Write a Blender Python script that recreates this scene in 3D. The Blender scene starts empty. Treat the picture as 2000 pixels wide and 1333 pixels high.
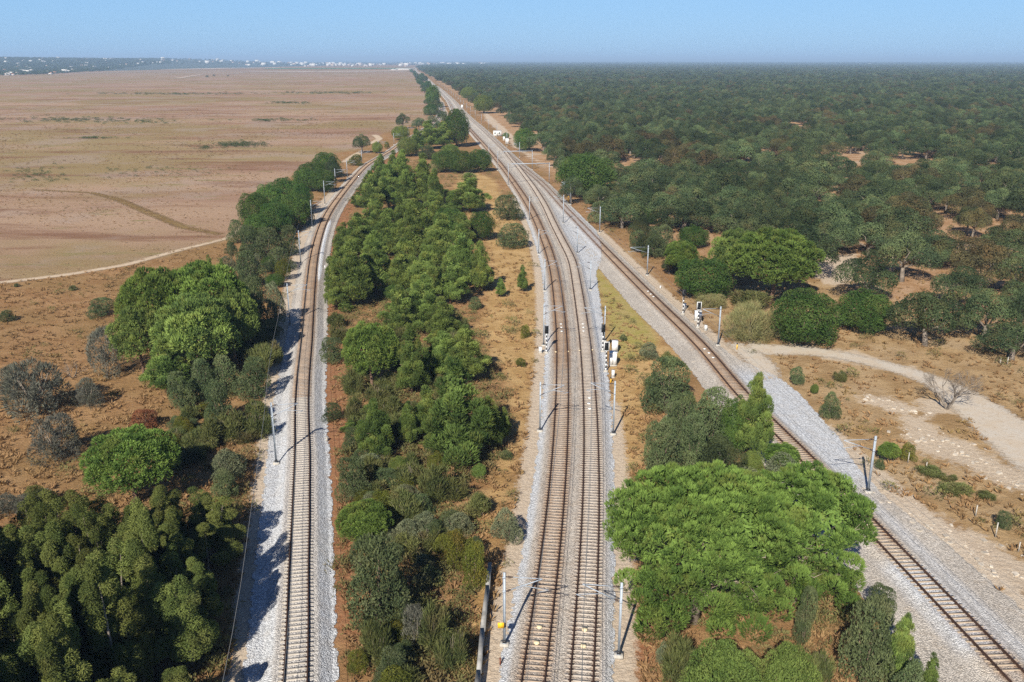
import bpy, math, random
import numpy as np
from mathutils import Vector, Matrix

SC = bpy.context.scene
COL = SC.collection
R = math.radians

# ------------------------------------------------------------------ camera, sky, sun, exposure
F, H, CX, CY = 1700.0, 45.0, 1000.0, 666.5          # focal length in photo pixels, flying height in metres
TILT = math.atan((CY - 118.0) / F)
cam_data = bpy.data.cameras.new("camera")
cam = bpy.data.objects.new("camera", cam_data)
COL.objects.link(cam)
cam_data.sensor_width = 36.0
cam_data.lens = 36.0 * F / 2000.0
cam_data.clip_start = 0.5
cam_data.clip_end = 80000.0
cam.location = (0, 0, H)
cam.rotation_euler = (math.pi / 2 - TILT, 0, 0)
SC.camera = cam

SUN_ELEV, SHADOW_AZ = 35.3, 18.0                     # shadows run 18 degrees right of straight ahead
world = bpy.data.worlds.new("World")
SC.world = world
world.use_nodes = True
wt = world.node_tree
bg = wt.nodes["Background"]
sky = wt.nodes.new("ShaderNodeTexSky")
sky.sky_type = 'NISHITA'
sky.sun_disc = False
sky.sun_elevation = R(SUN_ELEV)
sky.sun_rotation = R(180.0 + SHADOW_AZ)
sky.altitude = 100.0
sky.air_density = 1.0
sky.dust_density = 0.3
sky.ozone_density = 3.0
tint = wt.nodes.new("ShaderNodeMix"); tint.data_type = 'RGBA'; tint.blend_type = 'MULTIPLY'
tint.inputs[0].default_value = 1.0
tint.inputs[7].default_value = (0.72, 0.84, 1.12, 1)
wt.links.new(sky.outputs[0], tint.inputs[6])
even = wt.nodes.new("ShaderNodeMix"); even.data_type = 'RGBA'          # clear dry-air blue, less milky towards the horizon
even.inputs[0].default_value = 0.55
even.inputs[7].default_value = (4.4, 8.9, 14.6, 1)
geo = wt.nodes.new("ShaderNodeTexCoord"); sepz = wt.nodes.new("ShaderNodeSeparateXYZ"); low = wt.nodes.new("ShaderNodeMapRange")
wt.links.new(geo.outputs["Generated"], sepz.inputs[0]); wt.links.new(sepz.outputs[2], low.inputs[0])
for i_, v_ in zip((1, 2, 3, 4), (0.05, 0.45, 0.6, 0.0)): low.inputs[i_].default_value = v_
wt.links.new(low.outputs[0], even.inputs[0])
wt.links.new(tint.outputs[2], even.inputs[6])
wt.links.new(even.outputs[2], bg.inputs[0])
bg.inputs[1].default_value = 0.043

sun_data = bpy.data.lights.new("sun", 'SUN')
sun_data.energy = 4.4
sun_data.angle = R(0.5)
sun_data.color = (1.0, 0.94, 0.84)
sun = bpy.data.objects.new("sun", sun_data)
COL.objects.link(sun)
sun.rotation_euler = Vector((math.sin(R(SHADOW_AZ)) * math.cos(R(SUN_ELEV)), math.cos(R(SHADOW_AZ)) * math.cos(R(SUN_ELEV)),
                             -math.sin(R(SUN_ELEV)))).to_track_quat('-Z', 'Y').to_euler()
SC.view_settings.view_transform = 'Standard'
SC.view_settings.look = 'None'
SC.view_settings.gamma = 1.0
SC.view_settings.exposure = 0.83
SC.cycles.use_denoising = False
SC.cycles.max_bounces = 6
SC.cycles.diffuse_bounces = 2
SC.cycles.glossy_bounces = 2
SC.cycles.transmission_bounces = 2
SC.cycles.transparent_max_bounces = 12
SC.cycles.volume_bounces = 0

# ------------------------------------------------------------------ photo pixel <-> ground
CT, ST = math.cos(TILT), math.sin(TILT)
def at(x, y, z=0.0):
    u, v = (x - CX) / F, (CY - y) / F
    ry, rz = CT + v * ST, -ST + v * CT
    k = (z - H) / rz
    return Vector((u * k, ry * k, z))
def pix(X, Y, Z):
    d = Z - H
    zc = Y * CT - d * ST
    up = Y * ST + d * CT
    return CX + F * X / zc, CY - F * up / zc, F / zc
def top_height(D, ty):
    v = (CY - ty) / F
    return H + D * (-ST + v * CT) / (CT + v * ST)

# ------------------------------------------------------------------ objects and labels
def tag(o, label=None, cat=None, group=None, kind=None):
    if label: o["label"] = label
    if cat: o["category"] = cat
    if group: o["group"] = group
    if kind: o["kind"] = kind
    return o
def obj(name, me, mat=None, parent=None, loc=(0, 0, 0)):
    o = bpy.data.objects.new(name, me)
    COL.objects.link(o)
    if mat is not None and me is not None and not me.materials:
        for m in (mat if isinstance(mat, (list, tuple)) else [mat]):
            me.materials.append(m)
    o.location = loc
    if parent is not None: o.parent = parent
    return o
def empty(name, loc=(0, 0, 0), rz=0.0, scale=(1, 1, 1)):
    o = bpy.data.objects.new(name, None)
    COL.objects.link(o)
    o.empty_display_size = 0.2
    o.location = loc
    o.rotation_euler = (0, 0, rz)
    o.scale = scale
    return o
def copy_tree(o, parent=None):
    c = o.copy(); COL.objects.link(c)
    if parent is not None: c.parent = parent
    for k in ("label", "category", "group"):
        if parent is None and k in c: del c[k]
    for ch in o.children: copy_tree(ch, c)
    return c

# ------------------------------------------------------------------ numpy meshes
def mesh_np(name, verts, faces, attrs=None, mat_index=None, smooth=False):
    """faces: list of int arrays (n,k) ; attrs: name -> (domain, values)"""
    me = bpy.data.meshes.new(name)
    verts = np.asarray(verts, dtype=np.float32)
    me.vertices.add(len(verts)); me.vertices.foreach_set("co", verts.ravel())
    loops = np.concatenate([np.asarray(f, dtype=np.int32).ravel() for f in faces])
    tot = np.concatenate([np.full(len(f), np.asarray(f).shape[1], dtype=np.int32) for f in faces])
    start = np.concatenate([[0], np.cumsum(tot)[:-1]]).astype(np.int32)
    me.loops.add(len(loops)); me.loops.foreach_set("vertex_index", loops)
    me.polygons.add(len(tot)); me.polygons.foreach_set("loop_start", start); me.polygons.foreach_set("loop_total", tot)
    if mat_index is not None: me.polygons.foreach_set("material_index", np.asarray(mat_index, dtype=np.int32))
    if smooth: me.polygons.foreach_set("use_smooth", np.ones(len(tot), dtype=bool))
    for k, (dom, val) in (attrs or {}).items():
        a = me.attributes.new(k, 'FLOAT', dom)
        a.data.foreach_set("value", np.asarray(val, dtype=np.float32).ravel())
    me.update(calc_edges=True)
    return me
class MB:
    """collects boxes, tubes and prisms into one mesh"""
    def __init__(s): s.v, s.q, s.t, s.mq, s.mt, s.n = [], [], [], [], [], 0
    def add(s, v, q=None, t=None, m=0):
        v = np.asarray(v, dtype=np.float64)
        if q is not None and len(q): s.q.append(np.asarray(q) + s.n); s.mq += [m] * len(q)
        if t is not None and len(t): s.t.append(np.asarray(t) + s.n); s.mt += [m] * len(t)
        s.v.append(v); s.n += len(v)
        return s
    def box(s, c, d, m=0, rz=0.0, taper=1.0):
        x, y, z = d[0] / 2, d[1] / 2, d[2] / 2
        v = np.array([(-x, -y, -z), (x, -y, -z), (x, y, -z), (-x, y, -z), (-x * taper, -y * taper, z), (x * taper, -y * taper, z), (x * taper, y * taper, z), (-x * taper, y * taper, z)])
        if rz:
            ca, sa = math.cos(rz), math.sin(rz)
            v = np.stack([v[:, 0] * ca - v[:, 1] * sa, v[:, 0] * sa + v[:, 1] * ca, v[:, 2]], 1)
        return s.add(v + np.array(c), [(0, 3, 2, 1), (4, 5, 6, 7), (0, 1, 5, 4), (1, 2, 6, 5), (2, 3, 7, 6), (3, 0, 4, 7)], m=m)
    def tube(s, pts, rad, sides=6, m=0, cap=True):
        pts = [Vector(p) for p in pts]
        if not isinstance(rad, (list, tuple)): rad = [rad] * len(pts)
        vs = []
        for i, p in enumerate(pts):
            d = (pts[min(i + 1, len(pts) - 1)] - pts[max(i - 1, 0)]).normalized()
            a = d.cross(Vector((0, 0, 1)) if abs(d.z) < 0.95 else Vector((1, 0, 0))).normalized()
            b = d.cross(a)
            for k in range(sides):
                an = 2 * math.pi * k / sides
                vs.append(p + (a * math.cos(an) + b * math.sin(an)) * rad[i])
        q = []
        for i in range(len(pts) - 1):
            for k in range(sides):
                q.append((i * sides + k, i * sides + (k + 1) % sides, (i + 1) * sides + (k + 1) % sides, (i + 1) * sides + k))
        n = len(vs)
        t = []
        if cap:
            vs += [pts[0], pts[-1]]
            for k in range(sides):
                t.append((n, (k + 1) % sides, k)); t.append((n + 1, (len(pts) - 1) * sides + k, (len(pts) - 1) * sides + (k + 1) % sides))
        return s.add([tuple(v) for v in vs], q, t, m=m)
    def mesh(s, name, smooth=False):
        f, mi = [], []
        if s.q: f.append(np.concatenate(s.q)); mi += s.mq
        if s.t: f.append(np.concatenate(s.t)); mi += s.mt
        return mesh_np(name, np.concatenate(s.v), f, mat_index=mi, smooth=smooth)
    def build(s, name, mat, parent=None, loc=(0, 0, 0), smooth=False):
        return obj(name, s.mesh(name, smooth), mat, parent, loc)

# ------------------------------------------------------------------ node helpers
class NT:
    def __init__(s, name):
        s.mat = bpy.data.materials.new(name); s.mat.use_nodes = True
        s.t = s.mat.node_tree; s.t.nodes.clear()
        s.out = s.t.nodes.new("ShaderNodeOutputMaterial")
    def n(s, typ, **kw):
        x = s.t.nodes.new(typ)
        for k, v in kw.items(): setattr(x, k, v)
        return x
    def put(s, sock, v):
        if hasattr(v, "is_output") or isinstance(v, bpy.types.NodeSocket): s.t.links.new(v, sock)
        elif isinstance(v, (tuple, list)) and len(v) == 3 and sock.type == 'RGBA': sock.default_value = (*v, 1)
        else: sock.default_value = v
    def coord(s, kind="Object"): return s.n("ShaderNodeTexCoord").outputs[kind]
    def noise(s, vec, scale, detail=4.0, rough=0.55, dist=0.0, out=0):
        x = s.n("ShaderNodeTexNoise"); s.put(x.inputs["Vector"], vec)
        x.inputs["Scale"].default_value = scale; x.inputs["Detail"].default_value = detail
        x.inputs["Roughness"].default_value = rough; x.inputs["Distortion"].default_value = dist
        return x.outputs[out]
    def voro(s, vec, scale, out="Distance"):
        x = s.n("ShaderNodeTexVoronoi"); s.put(x.inputs["Vector"], vec); x.inputs["Scale"].default_value = scale
        return x.outputs[out]
    def attr(s, name, out="Fac"):
        x = s.n("ShaderNodeAttribute"); x.attribute_name = name
        return x.outputs[out]
    def math(s, op, a, b=0.0, c=None, clamp=False):
        x = s.n("ShaderNodeMath", operation=op); x.use_clamp = clamp
        s.put(x.inputs[0], a); s.put(x.inputs[1], b)
        if c is not None: s.put(x.inputs[2], c)
        return x.outputs[0]
    def ramp(s, v, a, b, c=0.0, d=1.0, smooth=True):
        x = s.n("ShaderNodeMapRange"); x.interpolation_type = 'SMOOTHSTEP' if smooth else 'LINEAR'
        s.put(x.inputs[0], v)
        for i, q in zip((1, 2, 3, 4), (a, b, c, d)): s.put(x.inputs[i], q)
        return x.outputs[0]
    def mix(s, f, a, b, mode='MIX'):
        x = s.n("ShaderNodeMix", data_type='RGBA', blend_type=mode)
        s.put(x.inputs[0], f); s.put(x.inputs[6], a); s.put(x.inputs[7], b)
        return x.outputs[2]
    def gain(s, col, v):
        """multiply a colour by a scalar socket"""
        x = s.n("ShaderNodeVectorMath", operation='SCALE'); s.put(x.inputs[0], col); s.put(x.inputs["Scale"], v)
        return x.outputs[0]
    def bump(s, h, strength, dist):
        x = s.n("ShaderNodeBump"); x.inputs["Strength"].default_value = strength; x.inputs["Distance"].default_value = dist
        s.put(x.inputs["Height"], h)
        return x.outputs[0]
    def princ(s, col, rough=0.8, metal=0.0, normal=None, spec=0.3):
        x = s.n("ShaderNodeBsdfPrincipled"); s.put(x.inputs["Base Color"], col); s.put(x.inputs["Roughness"], rough)
        x.inputs["Metallic"].default_value = metal
        x.inputs["Specular IOR Level"].default_value = spec
        if normal is not None: s.put(x.inputs["Normal"], normal)
        return x.outputs[0]
    def diffuse(s, col, normal=None):
        x = s.n("ShaderNodeBsdfDiffuse"); s.put(x.inputs[0], col)
        if normal is not None: s.put(x.inputs["Normal"], normal)
        return x.outputs[0]
    def cut(s, shader, keep):
        """keep = 1 solid, 0 nothing there"""
        t = s.n("ShaderNodeBsdfTransparent"); m = s.n("ShaderNodeMixShader")
        s.put(m.inputs[0], keep); s.put(m.inputs[1], t.outputs[0]); s.put(m.inputs[2], shader)
        return m.outputs[0]
    def done(s, shader):
        s.t.links.new(shader, s.out.inputs[0]); return s.mat

def plain(name, col, rough=0.6, metal=0.0, var=0.12, scale=3.0, spec=0.4):
    m = NT(name); v = m.noise(m.coord(), scale, 5)
    c = m.gain(col, m.ramp(v, 0.25, 0.75, 1 - var * 1.6, 1 + var, smooth=False))
    return m.done(m.princ(c, rough, metal, spec=spec))

def foliage(name, pale_tone, dark, warm=None, transl=0.25, clump=0.35, vary=0.2):
    """leaf colour: per leaf tint, per clump noise, per tree variation"""
    m = NT(name)
    tn = m.attr("tint")
    pos = m.n("ShaderNodeNewGeometry").outputs["Position"]
    cl = m.noise(pos, clump, 3)
    patch = m.noise(pos, 0.011, 4, 0.6)
    c = m.mix(m.ramp(tn, 0.0, 1.0, 0, 1, smooth=False), dark, pale_tone)  # random tone per leaf, between the darker and the paler leaf colour
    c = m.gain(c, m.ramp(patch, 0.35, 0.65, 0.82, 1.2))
    if warm is not None:
        c = m.mix(m.ramp(cl, 0.48, 0.72, 0.0, 0.75), c, warm)
    rnd = m.n("ShaderNodeObjectInfo").outputs["Random"]
    hs = m.n("ShaderNodeHueSaturation")
    m.put(hs.inputs["Hue"], m.ramp(rnd, 0, 1, 0.485, 0.512, smooth=False))
    m.put(hs.inputs["Value"], m.ramp(m.math('FRACT', m.math('MULTIPLY', rnd, 7.31)), 0, 1, 1 - vary, 1 + vary, smooth=False))
    m.put(hs.inputs["Color"], c)
    c = hs.outputs[0]
    d = m.diffuse(c)
    if transl:
        tr = m.n("ShaderNodeBsdfTranslucent"); m.put(tr.inputs[0], m.mix(1.0, c, (1.25, 1.25, 0.7), 'MULTIPLY'))
        ms = m.n("ShaderNodeMixShader"); ms.inputs[0].default_value = transl
        m.put(ms.inputs[1], d); m.put(ms.inputs[2], tr.outputs[0])
        d = ms.outputs[0]
    return m.done(d)

M = {}
M['steel'] = plain("galvanised_steel", (0.34, 0.38, 0.425), 0.6, 0.2, 0.1)
M['dark'] = plain("black_paint", (0.02, 0.02, 0.022), 0.5)
M['concrete'] = plain("concrete", (0.42, 0.39, 0.34), 0.85, var=0.2)
M['white'] = plain("white_paint", (0.70, 0.70, 0.68), 0.5, var=0.12, scale=1.5)
M['insul'] = plain("brown_insulator", (0.05, 0.03, 0.025), 0.3)
M['rail'] = plain("rusty_rail", (0.060, 0.030, 0.019), 0.7, 0.0, 0.3, 1.5)
M['clip'] = plain("rail_clip", (0.05, 0.028, 0.02), 0.8, 0.0, 0.3, 4)
M['yellow'] = plain("yellow_paint", (0.8, 0.45, 0.02), 0.5, var=0.05)
M['cream'] = plain("cream_plastic", (0.66, 0.54, 0.34), 0.6, var=0.06)
M['teal'] = plain("teal_paint", (0.03, 0.2, 0.2), 0.5)
M['glass'] = plain("signal_lens", (0.03, 0.05, 0.04), 0.15)
M['bark'] = plain("bark", (0.17, 0.12, 0.085), 0.95, var=0.35, scale=4)
M['bark_pale'] = plain("pale_bark", (0.21, 0.175, 0.14), 0.95, var=0.4, scale=3)
M['bark_red'] = plain("pine_bark", (0.17, 0.105, 0.07), 0.95, var=0.35, scale=4)
M['twig'] = plain("dry_twigs", (0.27, 0.22, 0.17), 0.95, var=0.3, scale=2)
M['rust'] = plain("rusty_post", (0.16, 0.05, 0.025), 0.8)
M['wire'] = plain("wire_metal", (0.30, 0.29, 0.27), 0.5, 0.4)
M['blackwall'] = plain("weathered_concrete", (0.30, 0.29, 0.27), 0.9, var=0.35, scale=1.2)

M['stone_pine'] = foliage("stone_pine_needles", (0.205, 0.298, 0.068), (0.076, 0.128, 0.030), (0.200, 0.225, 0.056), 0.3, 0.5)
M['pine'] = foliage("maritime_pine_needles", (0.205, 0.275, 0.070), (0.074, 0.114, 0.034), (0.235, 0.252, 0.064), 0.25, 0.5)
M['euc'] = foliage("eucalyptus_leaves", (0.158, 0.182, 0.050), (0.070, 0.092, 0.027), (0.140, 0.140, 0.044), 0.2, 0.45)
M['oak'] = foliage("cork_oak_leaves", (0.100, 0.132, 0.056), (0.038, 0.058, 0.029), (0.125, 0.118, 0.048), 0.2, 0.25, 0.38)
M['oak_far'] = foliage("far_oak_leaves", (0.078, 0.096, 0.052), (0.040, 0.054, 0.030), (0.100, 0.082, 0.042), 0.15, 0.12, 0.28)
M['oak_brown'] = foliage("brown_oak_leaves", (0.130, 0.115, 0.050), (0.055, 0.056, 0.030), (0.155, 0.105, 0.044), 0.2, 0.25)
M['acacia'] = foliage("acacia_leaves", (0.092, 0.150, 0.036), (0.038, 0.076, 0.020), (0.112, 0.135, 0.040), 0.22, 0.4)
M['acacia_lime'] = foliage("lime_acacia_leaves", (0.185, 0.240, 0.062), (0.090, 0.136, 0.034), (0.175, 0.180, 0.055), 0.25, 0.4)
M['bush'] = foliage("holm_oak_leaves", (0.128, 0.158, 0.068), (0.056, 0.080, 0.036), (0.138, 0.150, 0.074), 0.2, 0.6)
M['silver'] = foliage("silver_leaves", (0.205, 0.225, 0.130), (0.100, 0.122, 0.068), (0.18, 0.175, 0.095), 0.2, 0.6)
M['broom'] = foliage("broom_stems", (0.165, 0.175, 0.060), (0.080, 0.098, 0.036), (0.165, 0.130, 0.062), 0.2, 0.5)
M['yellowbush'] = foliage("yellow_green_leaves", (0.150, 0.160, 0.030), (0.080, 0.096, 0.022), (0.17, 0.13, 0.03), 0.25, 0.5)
M['greyshrub'] = foliage("grey_shrub_twigs", (0.170, 0.165, 0.130), (0.085, 0.088, 0.070), (0.130, 0.135, 0.088), 0.1, 0.5)
M['rustshrub'] = foliage("rust_leaves", (0.24, 0.115, 0.05), (0.13, 0.062, 0.03), None, 0.15, 0.5)
M['reed'] = foliage("reed_blades", (0.30, 0.29, 0.13), (0.18, 0.17, 0.075), (0.33, 0.25, 0.13), 0.25, 0.5)
M['grass'] = foliage("dry_grass_blades", (0.40, 0.265, 0.125), (0.26, 0.160, 0.075), (0.25, 0.20, 0.08), 0.2, 0.12)
M['rubble'] = plain("pale_rubble", (0.47, 0.41, 0.33), 0.95, var=0.3, scale=0.8)
M['stubble'] = foliage("field_stubble_blades", (0.35, 0.245, 0.135), (0.17, 0.115, 0.062), (0.23, 0.20, 0.085), 0.2, 0.03)
M['scrub'] = foliage("scrub_leaves", (0.165, 0.160, 0.058), (0.088, 0.092, 0.038), (0.175, 0.125, 0.06), 0.2, 0.25)

# ------------------------------------------------------------------ track lines: x as a smooth function of y
ZR = 0.75
def line(pts, z, extra=()):
    P = [at(x, y, z) for x, y in pts] + [Vector((a, b, z)) for a, b in extra]
    P.sort(key=lambda p: p.y)
    ys = np.array([p.y for p in P]); xs = np.array([p.x for p in P])
    xs = np.concatenate([[xs[0] - (xs[1] - xs[0]) / (ys[1] - ys[0]) * (ys[0] - 30)], xs]); ys = np.concatenate([[30], ys])
    # smooth in log distance
    g = np.linspace(math.log(30), math.log(ys[-1]), 900)
    v = np.interp(g, np.log(ys), xs)
    k = np.hanning(61); k /= k.sum()
    pad = 30
    vp = np.concatenate([2 * v[0] - v[pad:0:-1], v, 2 * v[-1] - v[-2:-pad - 2:-1]])
    v = np.convolve(vp, k, 'valid')
    gy = np.exp(g)
    return lambda y: np.interp(y, gy, v)
far_main = [(-66.8, 1041), (-100.7, 1348), (-125.2, 1550), (-194, 2151), (-300, 3080), (-520, 5000), (-750, 7000)]
xA = line([(1038, 1333), (1057, 1200), (1072, 1090), (1093, 880), (1097.5, 783), (1099, 713), (1097, 643), (1090, 573), (1079.7, 503), (1052, 433), (1033.7, 396), (1009, 360), (983, 324), (953, 288), (920, 252)], 1.1,
          [(x - 5.5, y) for x, y in far_main])
xB = line([(1135, 1333), (1143.5, 1200), (1149.7, 1090), (1155, 880), (1152.6, 783), (1148, 713), (1141, 643), (1130.5, 573), (1118.5, 503), (1081, 433), (1064, 396), (1041, 360), (1013, 324), (982, 288)], 1.1)
xC = line([(2014, 1333), (1864, 1180), (1592, 900), (1506, 818), (1434, 748), (1384, 678), (1304, 604), (1202, 503), (1133, 433), (1122, 420), (1094, 396), (1068, 360), (1020, 324), (982, 288), (945, 252), (904, 216)], 1.0, far_main[0:])
xL = line([(576.5, 1333), (581.5, 1200), (587, 1013), (591, 880), (599, 660), (603, 600), (608, 540), (614, 490), (631.5, 430), (648, 400), (664, 380), (676, 364), (692, 345), (716, 318), (732, 310), (749, 300), (765, 293)], 1.3,
          [(-63, 500), (-58.5, 600), (-59, 720), (-66, 850), (-82, 1041)])
TR = {'A': (xA, 0.50, 40, 6000), 'B': (xB, 0.496, 40, 452), 'C': (xC, 0.40, 40, 6500), 'L': (xL, 0.70, 40, 1030)}

def stations(y0, y1, s0=0.5, k=0.006):
    y = [y0]
    while y[-1] < y1: y.append(y[-1] + max(s0, k * y[-1]))
    y[-1] = y1
    return np.array(y)

# ------------------------------------------------------------------ ground sheet
def sd_poly(px, py, poly):
    """signed distance to a polygon, positive inside"""
    P = np.array([(p[0], p[1]) for p in poly], dtype=np.float64); n = len(P)
    d2 = np.full(px.shape, 1e30); inside = np.zeros(px.shape, dtype=bool)
    for i in range(n):
        a, b = P[i], P[(i + 1) % n]
        ex, ey = b - a; wx, wy = px - a[0], py - a[1]
        t = np.clip((wx * ex + wy * ey) / max(ex * ex + ey * ey, 1e-9), 0, 1)
        d2 = np.minimum(d2, (wx - ex * t) ** 2 + (wy - ey * t) ** 2)
        c = ((a[1] > py) != (b[1] > py))
        with np.errstate(divide='ignore', invalid='ignore'):
            xi = (b[0] - a[0]) * (py - a[1]) / (b[1] - a[1] if b[1] != a[1] else 1e-9) + a[0]
        inside ^= c & (px < xi)
    d = np.sqrt(d2)
    return np.where(inside, d, -d)
def pxpoly(*pts): return [at(x, y) for x, y in pts]

rowsD = np.exp(np.linspace(math.log(14), math.log(34000), 900))
us = np.concatenate([np.linspace(-2.2, -0.78, 20), np.linspace(-0.75, 0.75, 460), np.linspace(0.78, 2.2, 20)])
GX = rowsD[:, None] * us[None, :]; GY = np.repeat(rowsD[:, None], len(us), 1)
gx, gy = GX.ravel(), GY.ravel()
far = lambda *a: [Vector(p) for p in a]
field_poly = pxpoly((-900, 640), (0, 553), (140, 536), (300, 507), (445, 467), (470, 440), (520, 372), (600, 325), (655, 300), (700, 292), (745, 262), (800, 245), (836, 235), (835, 190), (826, 165), (812, 143)) + far((-480, 4200, 0), (-20000, 4200, 0))
golden_poly = pxpoly((905, 330), (965, 350), (985, 395), (1035, 470), (1050, 560), (1056, 680), (1030, 800), (1010, 900), (985, 1010), (960, 1120), (985, 1333), (930, 1400), (920, 1200), (930, 1000), (985, 880), (1000, 760), (930, 640), (960, 560), (950, 470), (880, 380))
yg_poly = pxpoly((1147, 500), (1180, 540), (1225, 585), (1270, 640), (1285, 670), (1240, 700), (1205, 700), (1180, 600))
tan_poly = pxpoly((1150, 505), (1230, 575), (1310, 680), (1350, 720), (1280, 760), (1250, 900), (1200, 1000), (1195, 760), (1180, 640))
right_tan = pxpoly((1210, 480), (1330, 585), (1420, 560), (1600, 545), (1640, 470), (2300, 470), (2600, 1000), (2300, 1500), (2000, 1120), (1760, 960), (1600, 840), (1450, 690))
red_poly = pxpoly((1222, 1140), (1275, 1165), (1290, 1260), (1262, 1333), (1240, 1333), (1225, 1250))
forest_poly = pxpoly((900, 190), (960, 240), (1010, 290), (1060, 330), (1180, 400), (1280, 470), (1600, 545), (2000, 660), (2600, 760)) + far((14000, 6000, 0), (-620, 6000, 0))
sandp = [pxpoly((1600, 500), (1680, 495), (1670, 545), (1630, 560), (1580, 540)),
         pxpoly((1755, 845), (1800, 780), (1870, 790), (1960, 800), (2060, 910), (2080, 1010), (1990, 960), (1930, 850), (1900, 800)),
         pxpoly((1690, 770), (1740, 775), (1800, 800), (1815, 820), (1740, 805), (1690, 785)),
         pxpoly((1750, 840), (1800, 830), (1860, 880), (1930, 910), (2010, 950), (2010, 965), (1880, 915), (1800, 885)),
         pxpoly((940, 212), (965, 232), (1000, 262), (1020, 285), (990, 268), (950, 238)),
         pxpoly((980, 255), (1010, 282), (1060, 320), (1085, 330), (1050, 318), (1000, 285)),
         pxpoly((1690, 985), (1760, 1020), (1850, 1075), (1960, 1150), (2040, 1230), (2040, 1120), (1900, 1040), (1780, 980)),
         pxpoly((1760, 800), (1850, 850), (1960, 900), (2040, 930), (2040, 990), (1930, 935), (1830, 900), (1770, 850)),
         pxpoly((1500, 690), (1580, 694), (1700, 715), (1820, 750), (1900, 800), (1880, 770), (1780, 716), (1640, 682), (1540, 672)),
         pxpoly((1880, 1050), (2010, 1120), (2010, 1180), (1940, 1120))]
ym = gy < 700
sand = np.full(gx.shape, -60.0)
def band(f, y0, y1, o0, o1):
    m = (gy > y0 - 5) & (gy < y1 + 5)
    c = f(gy[m]); v = np.minimum(gx[m] - c - o0, c + o1 - gx[m])
    v = np.minimum(v, np.minimum(gy[m] - y0, y1 - gy[m]) * 0.5)
    return m, v
def add_band(arr, *a):
    m, v = band(*a); arr[m] = np.maximum(arr[m], v)
for a in ((xA, 40, 300, -4.4, -2.0), (xB, 40, 112, 1.8, 4.2), (xC, 40, 104, 2.6, 8.0), (xC, 128, 240, 1.8, 5.0), (xL, 40, 320, -5.6, -2.0), (xA, 600, 3000, -10, -6)):
    add_band(sand, *a)
patchy = np.full(gx.shape, -60.0)
for p in sandp: patchy = np.maximum(patchy, sd_poly(gx, gy, p))
red = sd_poly(gx, gy, red_poly); add_band(red, xL, 60, 200, 2.6, 6.2); add_band(red, xL, 200, 460, 2.0, 7.0)
gat = {'field': sd_poly(gx, gy, field_poly), 'golden': np.maximum(sd_poly(gx, gy, golden_poly), sd_poly(gx, gy, tan_poly)), 'yellowgreen': sd_poly(gx, gy, yg_poly),
       'righttan': sd_poly(gx, gy, right_tan), 'redsoil': red, 'forest': sd_poly(gx, gy, forest_poly), 'sand': sand, 'patchy': patchy}
gat = {k: ('POINT', np.clip(v, -60, 60)) for k, v in gat.items()}
nr, nc = len(rowsD), len(us)
ii = (np.arange(nr - 1)[:, None] * nc + np.arange(nc - 1)[None, :]).ravel()
gme = mesh_np("ground", np.stack([gx, gy, np.zeros_like(gx)], 1), [np.stack([ii, ii + 1, ii + nc + 1, ii + nc], 1)], gat, smooth=True)

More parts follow.
